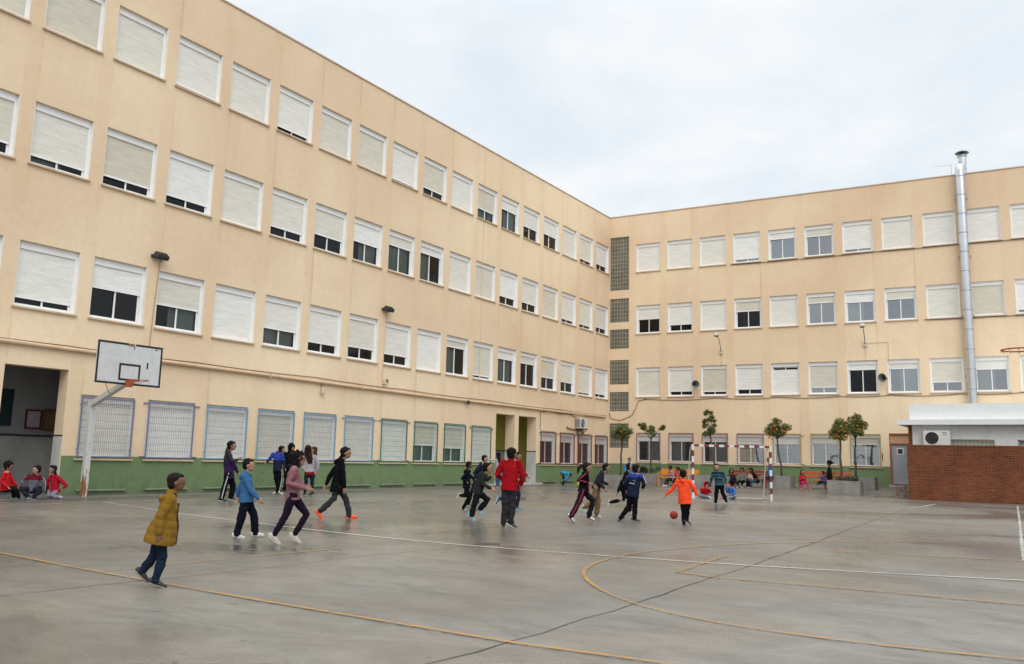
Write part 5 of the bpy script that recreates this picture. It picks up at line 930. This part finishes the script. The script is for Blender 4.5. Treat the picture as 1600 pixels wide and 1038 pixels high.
JOINTS = ['h', 's', 'p'] + [part + q for q in 'RL' for part in ('sh', 'e', 'w', 'hp', 'k', 'a', 't')]
def person(key, label, skin='a', top=BLK, bot=BLK, shoe=(.5, .5, .5), hair=(.012, .009, .008), hs='short', hood=None, hooded=False, collar=None, hem=None, loose=1.0, legw=1.0, puffy=False, stripe=None, sole=None,
           topm=None, head=None, tights=False, scarf=None, vox=1.0, group=None, undershirt=None, back=None, armstripe=None, band=None, tail=0, bottomm=None, zip_=None):
    loc, H, fw, J = PEOPLE[key]; J = {k_: Vector(v_) for k_, v_ in zip(JOINTS, J)}; fw = Vector((fw[0], fw[1], 0)).normalized(); up = Vector((0, 0, 1)); lat = fw.cross(up)   # person's right
    e = empty('person', loc, 0, label, 'person', group)
    hf = fw if head is None else (Matrix.Rotation(radians(head), 3, 'Z') @ fw); hl = hf.cross(up)
    S, Pv, Hc = J['s'], J['p'], J['h']; spine = (S - Pv).normalized(); chestF = lat.cross(spine) * -1
    hh = .072 * H + .008; Hh = (hl * 1, hf * 1, up * 1)
    for q, sg in (('R', 1), ('L', -1)):
        o_ = .045 if puffy else .016
        J['e'+q] += lat * sg * o_ * H; J['w'+q] += lat * sg * o_ * H * 1.1; J['sh'+q] += lat * sg * (.018 * H if puffy else 0)
    neck = S + spine * .012 * H
    jaw = Hc - up * hh * .55
    near = vox <= 1
    vs = .011 * vox if H > 1 else .010 * vox
    # ---------------- body: one skin from head to ankles
    mb = MB()
    mb.ball(Hc + up * hh * .12, (hh * .76, hh * .90, hh * .86), (hl, hf, up), 3); mb.ball(Hc - up * hh * .42 + hf * hh * .22, (hh * .56, hh * .62, hh * .56), (hl, hf, up), 3)
    mb.ball(Hc - up * hh * .12 + hf * hh * .87, (hh * .11, hh * .15, hh * .15), (hl, hf, up), 2)
    for s_ in (-1, 1): mb.ball(Hc - up * hh * .1 + hl * s_ * hh * .78 - hf * hh * .05, (hh * .07, hh * .16, hh * .22), (hl, hf, up), 2)
    mb.tube([neck - spine * .04 * H, jaw - hf * hh * .1, Hc - hf * hh * .1], [.034*H, .030*H, .03*H], 12)
    tor = [Pv - spine * .02 * H, Pv + spine * (S - Pv).length * .35, Pv + spine * (S - Pv).length * .7, S - spine * .02 * H]
    mb.tube(tor, [(.080*H, .055*H), (.070*H, .05*H), (.088*H, .056*H), (.085*H, .04*H)], 16, lat=lat)
    for q in 'RL':
        mb.tube([J['sh'+q], J['e'+q], J['w'+q]], [.030*H, .025*H, .017*H], 10); mb.tube([J['hp'+q], J['k'+q], J['a'+q]], [.050*H, .034*H, .022*H], 12)
    # hands: palm, four bent fingers, thumb from the side of the palm
    for q, sg in (('R', 1), ('L', -1)):
        w_, e_ = J['w'+q], J['e'+q]; d = (w_ - e_).normalized(); side = (lat * sg - d * (lat * sg).dot(d)); side = side.normalized() if side.length > .1 else up.copy(); pn = d.cross(side).normalized(); spread = pn
        # palm lies in the plane of d and pn (thumb forward), thickness along side
        if (pn.dot(fw) < 0): pn = -pn
        mb.tube([w_, w_ + d * .03 * H, w_ + d * .055 * H], [(.016*H, .012*H), (.023*H, .010*H), (.022*H, .009*H)], 10, lat=pn)
        if near:
            for i, ln in enumerate((.038, .044, .041, .032)):
                o_ = w_ + d * .052 * H + pn * (.017 - i * .0115) * H; p1 = o_ + d * ln * .5 * H - side * .004 * H; p2 = p1 + (d * .8 - side * .6).normalized() * ln * .5 * H
                mb.tube([o_, p1, p2], [.0062*H, .0055*H, .0045*H], 6)
            o_ = w_ + d * .018 * H + pn * .016 * H; mb.tube([o_, o_ + (d * .6 + pn * .8).normalized() * .022 * H, o_ + (d * .95 + pn * .5).normalized() * .042 * H], [.008*H, .0065*H, .005*H], 6)
        else: mb.tube([w_ + d * .05 * H, w_ + d * .08 * H - side * .01 * H], [(.018*H, .008*H), (.012*H, .006*H)], 8, lat=pn)
    sk = mat('skin', SKIN[skin], .55, .06, 12)
    body = link('body', voxel('body', mb, [sk], vs * (.55 if near else .9), 3), e)
    # eyes, brows and mouth sit in the skin
    fb = MB()
    for s_ in (-1, 1):
        fb.ball(Hc + up * hh * .05 + hf * hh * .80 + hl * s_ * hh * .30, (hh * .06, hh * .04, hh * .028), (hl, hf, up), 2)
    fb.tube([Hc - up * hh * .52 + hf * hh * .78 - hl * hh * .2, Hc - up * hh * .53 + hf * hh * .84, Hc - up * hh * .52 + hf * hh * .78 + hl * hh * .2], hh * .045, 6, mi=1)
    fb.build('face_features', [mat('eye', (.06, .035, .025), .4), mat('lips', tuple(a * b for a, b in zip(SKIN[skin], (.8, .5, .5))), .5)], body)
    # ---------------- top
    lf = loose; mb = MB(); L_ = (S - Pv).length; hemd = .045 if hem is None else hem
    pf = 1.10 if puffy else 1.0
    T = [Pv - spine * hemd * H, Pv + spine * L_ * .22, Pv + spine * L_ * .55, Pv + spine * L_ * .84, S - spine * .004 * H]
    RR = [(.106*H*lf*pf, .088*H*lf*pf), (.098*H*lf*pf, .078*H*lf*pf), (.098*H*lf*pf, .076*H*pf), (.105*H*pf, .068*H*pf), (.070*H, .046*H)]
    mb.tube(T, RR, 20, lat=lat, flat=True)
    for q in 'RL':
        a_, b_, c_ = J['sh'+q], J['e'+q], J['w'+q]
        mb.tube([a_ - (b_ - a_) * .05 - spine * .004 * H, a_.lerp(b_, .5), b_, b_.lerp(c_, .55), c_ - (c_ - b_) * .04], [.043*H*pf, .040*H*pf, .036*H*pf, .032*H*pf, .025*H*pf], 12)
    mb.tube([S - spine * .01 * H, neck + spine * .028 * H], [.048*H, .042*H if not puffy else .052*H], 12, lat=lat)
    if hood and not hooded: mb.tube([S + lat * .05*H - fw * .02*H + spine * .015*H, S - fw * .062 * H - spine * .012 * H, S - lat * .05*H - fw * .02*H + spine * .015*H], [(.026*H, .03*H), (.040*H, .042*H), (.026*H, .03*H)], 10)
    tmesh = voxel('top', mb, [topm or cloth(top)], vs * (.75 if near else 1.1), 3, .010 * H * (.75 if not puffy else .5), 8 if not puffy else 5, hash(key) % 17 if False else len(key) + H * 10)
    if puffy:   # quilted rolls
        for v in tmesh.vertices:
            if v.co.z > Pv.z - .1: v.co += v.normal * .005 * abs(sin((v.co - Pv).dot(spine) * 3.14159 / .075)) - v.normal * .003
    tp = link('top', tmesh, e)
    if hood and not hooded and isinstance(hood, tuple):
        mb = MB(); mb.tube([neck + lat * .038*H + fw * .02*H + spine * .028*H, neck - fw * .045*H + spine * .030*H, neck - lat * .038*H + fw * .02*H + spine * .028*H], .014 * H, 8); mb.build('hood_lining', cloth(hood), tp)
    if collar: mb = MB(); mb.tube([neck + spine * .012 * H, neck + spine * .036 * H], .0455 * H, 14, lat=lat, cap=False); mb.build('collar', cloth(collar), tp)
    if scarf: mb = MB(); mb.tube([neck + .045*H * (lat * cos(a) + fw * sin(a)) + spine * .028 * H for a in [i * 2*pi/14 for i in range(15)]], .022 * H, 8); mb.build('scarf', cloth(scarf), tp)
    if undershirt: mb = MB(); mb.tube([Pv - spine * (hemd + .055) * H, Pv + spine * .02 * H], [(.097*H*lf, .074*H*lf), (.09*H, .07*H)], 16, lat=lat, flat=True); mb.build('undershirt', cloth(undershirt), e)
    if zip_: mb = MB(); mb.tube([T[i] + fw * (RR[i][1] + .001 * H) for i in range(4)], .011 * H, 6, lat=lat); mb.build('zip_facing', cloth(zip_), tp)
    if armstripe:
        mb = MB()
        for q, sg in (('R', 1), ('L', -1)):
            a_, b_, c_ = J['sh'+q], J['e'+q], J['w'+q]; o_ = (lat * sg + up * .25).normalized()
            mb.tube([a_ + o_ * .044 * H, a_.lerp(b_, .5) + o_ * .043 * H, b_ + o_ * .037*H, b_.lerp(c_, .8) + o_ * .029*H], [(.008*H, .004*H)] * 4, 6, lat=fw)
        mb.build('sleeve_stripe', cloth(armstripe), tp)
    if back:   # white swoosh and a line of small lettering on the back
        mb = MB(); c0 = S - spine * .105 * H - fw * .0765 * H
        mb.tube([c0 + lat * x * H + spine * y * H - fw * .003 * H for x, y in ((-.002, .024), (.022, .029), (.044, .024), (.053, .012), (.047, .002))], [.001*H, .002*H, .003*H, .002*H, .001*H], 6)
        x = -.058
        for i, wd in enumerate((.010, .006, .012, .009, .012, .010, .011, .008)):
            a_ = c0 + lat * x * H - spine * (.014 + .0022 * i) * H - fw * .003 * H; mb.bar(a_, a_ + lat * wd * H, .011 * H if i % 3 else .014 * H, .003, lat=spine); x += wd + .004
        mb.build('back_print', cloth(back), tp)
    # ---------------- trousers
    mb = MB(); mb.tube([Pv + spine * .02 * H, Pv - spine * .015 * H, Pv - spine * .035 * H], [(.070*H, .050*H), (.080*H, .058*H), (.072*H, .054*H)], 18, lat=lat)
    k1, k2, k3 = (.054, .039, .029) if tights else (.057, .043 * legw, .037 * legw)
    for q in 'RL':
        a_, b_, c_ = J['hp'+q], J['k'+q], J['a'+q]; dn = (c_ - b_).normalized()
        mb.tube([a_, a_.lerp(b_, .5), b_, b_.lerp(c_, .5), c_ + dn * (.0 if tights else .010) * H], [k1*H, (k1 + k2) / 2 * H * 1.02, k2*H, (k2 + k3) / 2 * H, k3*H], 14)
    tr = link('trousers', voxel('trousers', mb, [bottomm or cloth(bot)], vs * (.75 if near else 1.1), 3, .012 * H * (.5 if tights else 1), 8, len(key)), e)
    if stripe:
        mb = MB()
        for q, sg in (('R', 1), ('L', -1)):
            a_, b_, c_ = J['hp'+q], J['k'+q], J['a'+q]
            mb.tube([a_ + lat * sg * k1 * H, a_.lerp(b_, .5) + lat * sg * (k1+k2)/2*H*1.04, b_ + lat * sg * k2 * H * 1.03, b_.lerp(c_, .5) + lat * sg * (k2+k3)/2*H*1.03, c_ + lat * sg * k3 * H * 1.03], [(.010*H, .004*H)] * 5, 6, lat=fw)
        mb.build('side_stripe', cloth(stripe), tr)
    # ---------------- shoes
    for q in 'RL':
        a_, t_ = J['a'+q], J['t'+q]; d = (t_ - a_); fl = .135 * H
        sh = (J['a'+q] - J['k'+q]).normalized(); fd = (d - sh * d.dot(sh) * .6); fd = fd.normalized(); sl = fd.cross(sh); sl = sl.normalized() if sl.length > .05 else lat; nrm = sl.cross(fd).normalized()
        if nrm.dot(J['k'+q] - a_) < 0: nrm = -nrm
        base = a_ - nrm * .018 * H; hl_ = base - fd * .033 * H; te = base + fd * .102 * H - nrm * .006 * H
        mb = MB(); mb.tube([hl_, base + fd * .01*H + nrm * .004*H, base + fd * .05 * H - nrm * .003 * H, te], [(.025*H, .024*H), (.029*H, .029*H), (.031*H, .022*H), (.026*H, .014*H)], 12, lat=sl); mb.tube([base + nrm * .005*H, a_ + nrm * .018 * H], .024 * H, 10)
        so_ = link('shoe', voxel('shoe', mb, [mat('shoe_fabric', shoe, .6, .12, 30)], vs * (.5 if near else .8), 2), e)
        mb = MB(); off = nrm * -.0215 * H; mb.tube([hl_ + off, base + off + fd * .03 * H, te + off * .55], [(.027*H, .009*H), (.031*H, .009*H), (.027*H, .009*H)], 12, lat=sl); mb.build('sole', mat('shoe_sole', sole or (.6, .6, .58), .6), so_)
    # ---------------- hair or hood
    hm = mat('hair', tuple(.6 * q for q in hair), .75, .3, 30, spec=.15)
    if hooded:
        mb = MB(); mb.ball(Hc + up * hh * .10 - hf * hh * .18, (hh * 1.08, hh * 1.05, hh * 1.15), (hl, hf, up), 3); mb.ball(Hc - up * hh * .75 - hf * hh * .3, (hh * .95, hh * .8, hh * .7), (hl, hf, up), 3)
        link('hood', voxel('hood', mb, [topm or cloth(hood if isinstance(hood, tuple) else top)], vs, 3, .008 * H, 9, 3), e)
        mb = MB(); mb.ball(Hc + up * hh * .28 + hf * hh * .02, (hh * .84, hh * .93, hh * .82), (hl, hf, up), 3); mb.build('hair', hm, e)
    else:
        mb = MB(); v_ = {'short': 1.0, 'buzz': .97, 'curly': 1.16, 'afro': 1.42, 'long': 1.06, 'tail': 1.03, 'bob': 1.12}[hs]
        mb.ball(Hc + up * hh * .33 - hf * hh * .20, (hh * .83 * v_, hh * .88 * v_, hh * .80 * v_), (hl, hf, up), 3); mb.ball(Hc + up * hh * .66 + hf * hh * .26, (hh * .58, hh * .52, hh * .34), (hl, hf, up), 3)
        mb.ball(Hc - up * hh * .18 - hf * hh * .42, (hh * .74, hh * .54, hh * .62), (hl, hf, up), 3)
        if hs in ('long', 'bob', 'afro'):
            dl = {'long': .17, 'bob': .05, 'afro': .035}[hs]; wv = 1.0 if hs != 'afro' else 1.25
            for s_ in (-1, 0, 1):
                mb.tube([Hc + hl * s_ * hh * .55 - hf * hh * (.35 if s_ else .6), Hc - up * hh * .8 + hl * s_ * hh * .66 - hf * hh * (.3 if s_ else .75), S + lat * s_ * hh * .6 - fw * hh * .85 + up * (.03 * H - dl * H * .5), S + lat * s_ * hh * .4 - fw * .085 * H - spine * (dl * H - .02)] if hs == 'long' else [Hc + hl * s_ * hh * .6 - hf * hh * .3, Hc - up * hh * (.4 + dl * 8) + hl * s_ * hh * .7 - hf * hh * .35], [(hh*.4*wv, hh*.34*wv), (hh*.40*wv, hh*.30*wv), (hh*.34, hh*.22), (hh*.15, hh*.1)] if hs == 'long' else [hh*.42*wv, hh*.46*wv], 10, lat=hl)
        if tail:
            b0 = Hc - hf * hh * .95 + up * hh * .25; mb.tube([b0 + hf * hh * .2, b0 - hf * hh * .35 + up * hh * .1, b0 - hf * hh * .85 - up * hh * .6, b0 - hf * hh * 1.0 - up * hh * (1.2 + tail)], [hh*.22, hh*.32, hh*.36, hh*.12], 10)
        dv = {'short': .008, 'buzz': .001, 'curly': .030, 'afro': .045, 'long': .012, 'tail': .008, 'bob': .03}[hs]
        link('hair', voxel('hair', mb, [hm], vs * .8, 2 if hs not in ('buzz',) else 4, dv * H, 26 if hs in ('curly', 'afro', 'bob') else 18, 5), e)
        if band: mb = MB(); mb.tube([Hc + up * hh * .25 + hl * hh * .93 * cos(a) * .98 + (up * .92 * sin(a) + hf * .35 * sin(a)) * hh for a in [i * pi / 12 for i in range(13)]], hh * .09, 6); mb.build('hair_band', cloth(band), e)
    return e
G1, G2 = 'children playing ball on the court', 'children sitting at the edges of the court'
FAR = 1.9
person('yellow', 'child in a mustard yellow padded coat and jeans, walking closest to the camera', 'c', (.215, .118, .018), (.010, .019, .038), (.035, .03, .028), (.02, .012, .010), 'buzz', hood=(.02, .025, .05), hem=.075, loose=1.38, puffy=True, zip_=(.05, .03, .02), sole=(.30, .27, .23), collar=(.02, .025, .05), vox=.9)
person('hoodie_blue', 'child in a bright blue hoodie and navy trousers walking with white shoes', 'a', (.042, .125, .27), NAVY, (.60, .58, .58), hs='short', hood=True, legw=1.22, loose=1.08, vox=.9)
person('pink', 'girl in a dusty pink top and purple-black leggings jogging with bobbed curly hair', 'b', (.25, .112, .125), (.013, .007, .018), (.50, .46, .42), (.02, .012, .012), 'bob', tights=True, scarf=(.015, .015, .02), loose=.92, sole=(.55, .50, .42), vox=.9)
person('orange_shoes', 'boy in a black hoodie striding in bright orange shoes', 'b', BLK, (.030, .032, .036), (.80, .09, .02), hs='short', hood=(.10, .26, .40), hem=.09, legw=1.0, loose=1.05, sole=(.80, .12, .03))
person('purple', 'bearded man in a purple and grey coat and black tracksuit bottoms by the wall', 'b', (.035, .030, .040), BLK, (.02, .02, .02), hs='short', topm=cloth((.030, .014, .055), 'above', z=1.05, c2=(.036, .032, .036)), hem=.10, stripe=(.40, .42, .45), legw=1.1, vox=1.2)
person('wall_blue', 'boy in a royal blue and navy tracksuit leaning at the window sill', 'a', NAVY, BLK, (.60, .62, .60), hs='short', head=-40, topm=cloth((.014, .018, .045), 'above', z=1.06, c2=(.028, .055, .30)), stripe=(.62, .65, .68), collar=(.18, .02, .04), vox=1.3, legw=1.15)
person('wall_black', 'teenager all in black with hood up, standing against the green dado', 'a', BLK, BLK, (.03, .03, .03), hood=True, hooded=True, vox=1.3)
person('puffer', 'girl in a pale grey puffer jacket over a red sweater, long dark hair', 'b', (.34, .32, .34), (.012, .016, .026), (.05, .045, .05), (.03, .016, .012), 'long', puffy=True, scarf=(.35, .02, .03), undershirt=(.45, .02, .02), hem=.0, tights=True, vox=1.3)
person('brown_hair_girl', 'girl with long brown hair and pale jacket facing left behind the grey puffer jacket', 'a', (.32, .25, .25), (.03, .032, .036), (.05, .04, .04), (.10, .045, .022), 'long', scarf=(.42, .30, .28), tights=True, vox=1.3)
person('run_small', 'small boy in a navy tracksuit with red collar, last of the runners', 'c', NAVY, BLK, (.40, .38, .36), hs='short', hood=(.45, .06, .04), legw=1.1, group=G1, vox=1.1)
person('run_navy', 'boy in a navy jacket running half hidden behind the black hoodie', 'a', (.016, .020, .036), BLK, (.03, .03, .03), hs='buzz', group=G1, vox=1.3)
person('run_black', 'boy in a charcoal hoodie running in blue and white shoes', 'a', (.020, .021, .022), (.010, .010, .013), (.16, .42, .62), hs='short', hood=True, legw=1.25, loose=1.05, group=G1, sole=(.62, .62, .60), vox=1.0)
person('red_man', 'tall boy in a plain red sweatshirt and grey trousers seen from behind', 'b', (.29, .006, .011), (.026, .026, .029), (.03, .03, .035), hs='short', collar=(.50, .012, .02), loose=1.05, legw=1.1, group=G1, sole=(.60, .60, .58), head=-25, hem=.035, vox=.95)
person('blue_shoes', 'runner with teal shoes and navy leggings mostly hidden behind the red sweatshirt', 'b', (.22, .02, .03), (.016, .022, .045), (.045, .14, .22), hs='short', tights=True, group=G1, vox=1.2)
person('door_girl', 'girl with long curly black hair and light grey top standing at the doorway', 'c', (.42, .42, .45), (.045, .08, .16), (.03, .05, .10), (.012, .010, .010), 'long', tights=True, vox=FAR)
person('bending', 'child in a light blue top bending over by the green dado', 'b', (.035, .26, .52), (.018, .018, .024), (.02, .02, .02), hs='short', head=0, vox=FAR)
person('ponytail', 'girl with a dark ponytail running in a black and magenta tracksuit', 'b', BLK, (.012, .011, .014), (.58, .56, .56), (.022, .014, .012), 'tail', tail=.3, armstripe=(.42, .05, .10), stripe=(.30, .03, .07), zip_=(.40, .03, .09), group=G1, sole=(.42, .03, .04), legw=1.1, vox=1.0)
person('khaki', 'boy in a dark short jacket and khaki trousers running with head forward', 'b', (.022, .022, .032), (.165, .105, .05), (.46, .48, .50), hs='short', legw=1.25, group=G1, vox=1.0)
person('headband', 'child in black with a pale headband running beside the navy and blue jacket', 'b', BLK, BLK, (.36, .34, .33), hs='buzz', band=(.50, .50, .50), group=G1, vox=1.1, legw=.95)
person('navy_jacket', 'boy in a navy jacket with bright blue shoulders and white back print', 'b', NAVY, BLK, (.04, .035, .03), hs='short', topm=cloth((.012, .016, .042), 'above', z=.945, c2=(.028, .055, .28)), back=(.62, .64, .64), armstripe=(.60, .62, .66), group=G1, collar=(.55, .56, .6), hem=.05, loose=1.08, legw=1.1, sole=(.30, .26, .2), head=-10, vox=.95)
person('orange_kid', 'child in a fluorescent orange hoodie dribbling the dark red ball', 'b', (.86, .075, .022), BLK, (.03, .03, .035), hs='short', hood=(.12, .62, .10), hem=.055, loose=1.16, legw=1.05, group=G1, sole=(.40, .40, .40), vox=.95)
person('keeper', 'goalkeeper in a blue and green banded jumper before the goal', 'a', NAVY, BLK, (.20, .26, .26), hs='short', topm=cloth((.014, .020, .045), 'bands', p=.20, c2=(.020, .070, .095), c3=(.075, .17, .14)), legw=1.15, loose=1.04, group=G1, vox=1.2)
person('sit_red', 'child with red hood up sitting cross-legged in the goal mouth', 'a', (.42, .012, .018), (.17, .18, .23), (.30, .32, .36), hood=True, hooded=True, loose=1.15, legw=1.2, zip_=(.03, .04, .10), group=G2, vox=1.4)
person('sit_blue', 'child in a blue sweatshirt sitting on the ground behind the goalkeeper', 'a', (.04, .14, .46), (.26, .25, .24), (.45, .03, .04), (.03, .015, .01), 'short', loose=1.12, legw=1.2, group=G2, vox=1.4)
person('bench_girl_pink', 'girl in a patterned pink and grey top on the orange bench', 'd', (.36, .20, .30), (.02, .016, .02), (.58, .56, .56), hs='short', topm=cloth((.42, .36, .42), 'bands', p=.16, c2=(.48, .10, .24), c3=(.10, .12, .18)), tights=True, group=G2, vox=FAR)
person('bench_girl_red', 'girl with ponytail in a raspberry top on the orange bench', 'c', (.42, .07, .11), (.02, .016, .02), (.10, .02, .03), hs='tail', tail=.2, tights=True, group=G2, vox=FAR)
person('bench_brown', 'girl with bushy brown hair in black on the left of the red bench', 'b', (.02, .014, .016), BLK, (.50, .08, .12), (.085, .045, .03), 'bob', group=G2, tights=True, vox=FAR)
person('bench_grey', 'child in a grey top bent over papers on the red bench', 'b', (.13, .14, .13), BLK, (.30, .27, .27), (.04, .028, .022), 'curly', group=G2, vox=FAR)
person('bench_beige', 'child with a beige top squeezed between two others on the red bench', 'b', (.46, .37, .30), BLK, (.30, .10, .10), (.02, .013, .01), 'short', group=G2, vox=FAR)
person('bench_black', 'teenager in a black jacket and jeans leaning forward at the right of the red bench', 'b', (.010, .011, .012), (.045, .075, .13), (.02, .02, .02), (.012, .010, .010), 'long', group=G2, loose=1.1, vox=FAR)
person('post_blue', 'child in a sky blue top and dark trousers standing behind the right goal post', 'b', (.04, .20, .46), NAVY, (.03, .03, .03), (.10, .02, .02), 'short', group=G2, vox=FAR)
person('far_blue', 'boy in a light blue top standing farthest away in front of the green dado', 'b', (.05, .27, .55), NAVY, (.03, .03, .03), hs='short', vox=FAR)
person('bench_girl_pinkboots', 'girl in a red top and hot pink trousers on the orange-red bench', 'a', (.42, .018, .025), (.62, .03, .14), (.60, .06, .16), (.10, .05, .03), 'long', group=G2, tights=True, vox=FAR)
person('bench_boy_blue', 'small boy in a blue top kneeling on the orange-red bench', 'b', (.035, .075, .28), (.02, .02, .03), (.04, .04, .04), hs='short', group=G2, vox=FAR)
person('stand_black', 'tall child in a long black coat standing behind the front planter', 'b', (.012, .012, .015), BLK, (.03, .02, .02), hs='curly', loose=1.1, hem=.08, vox=FAR)
person('ground_red', 'boy in a bright red jumper with white collar sitting at the left doorway', 'b', (.48, .012, .016), BLK, (.10, .26, .28), hs='curly', collar=(.62, .62, .62), group=G2, legw=1.15, loose=1.05, vox=1.2, sole=(.3, .5, .5))
person('ground_maroon', 'boy in a maroon and grey tracksuit top with white piping sitting at the left doorway', 'a', (.14, .008, .020), (.016, .017, .03), (.05, .05, .06), hs='short', topm=cloth((.115, .11, .135), 'above', z=.47, c2=(.12, .008, .018)), armstripe=(.62, .60, .60), group=G2, head=-55, legw=1.1, vox=1.2)
person('ground_girl', 'girl with long dark hair in a red sweater kneeling at the left doorway', 'b', (.36, .010, .028), (.21, .20, .25), (.42, .25, .32), (.016, .011, .010), 'long', group=G2, loose=1.05, vox=1.2)
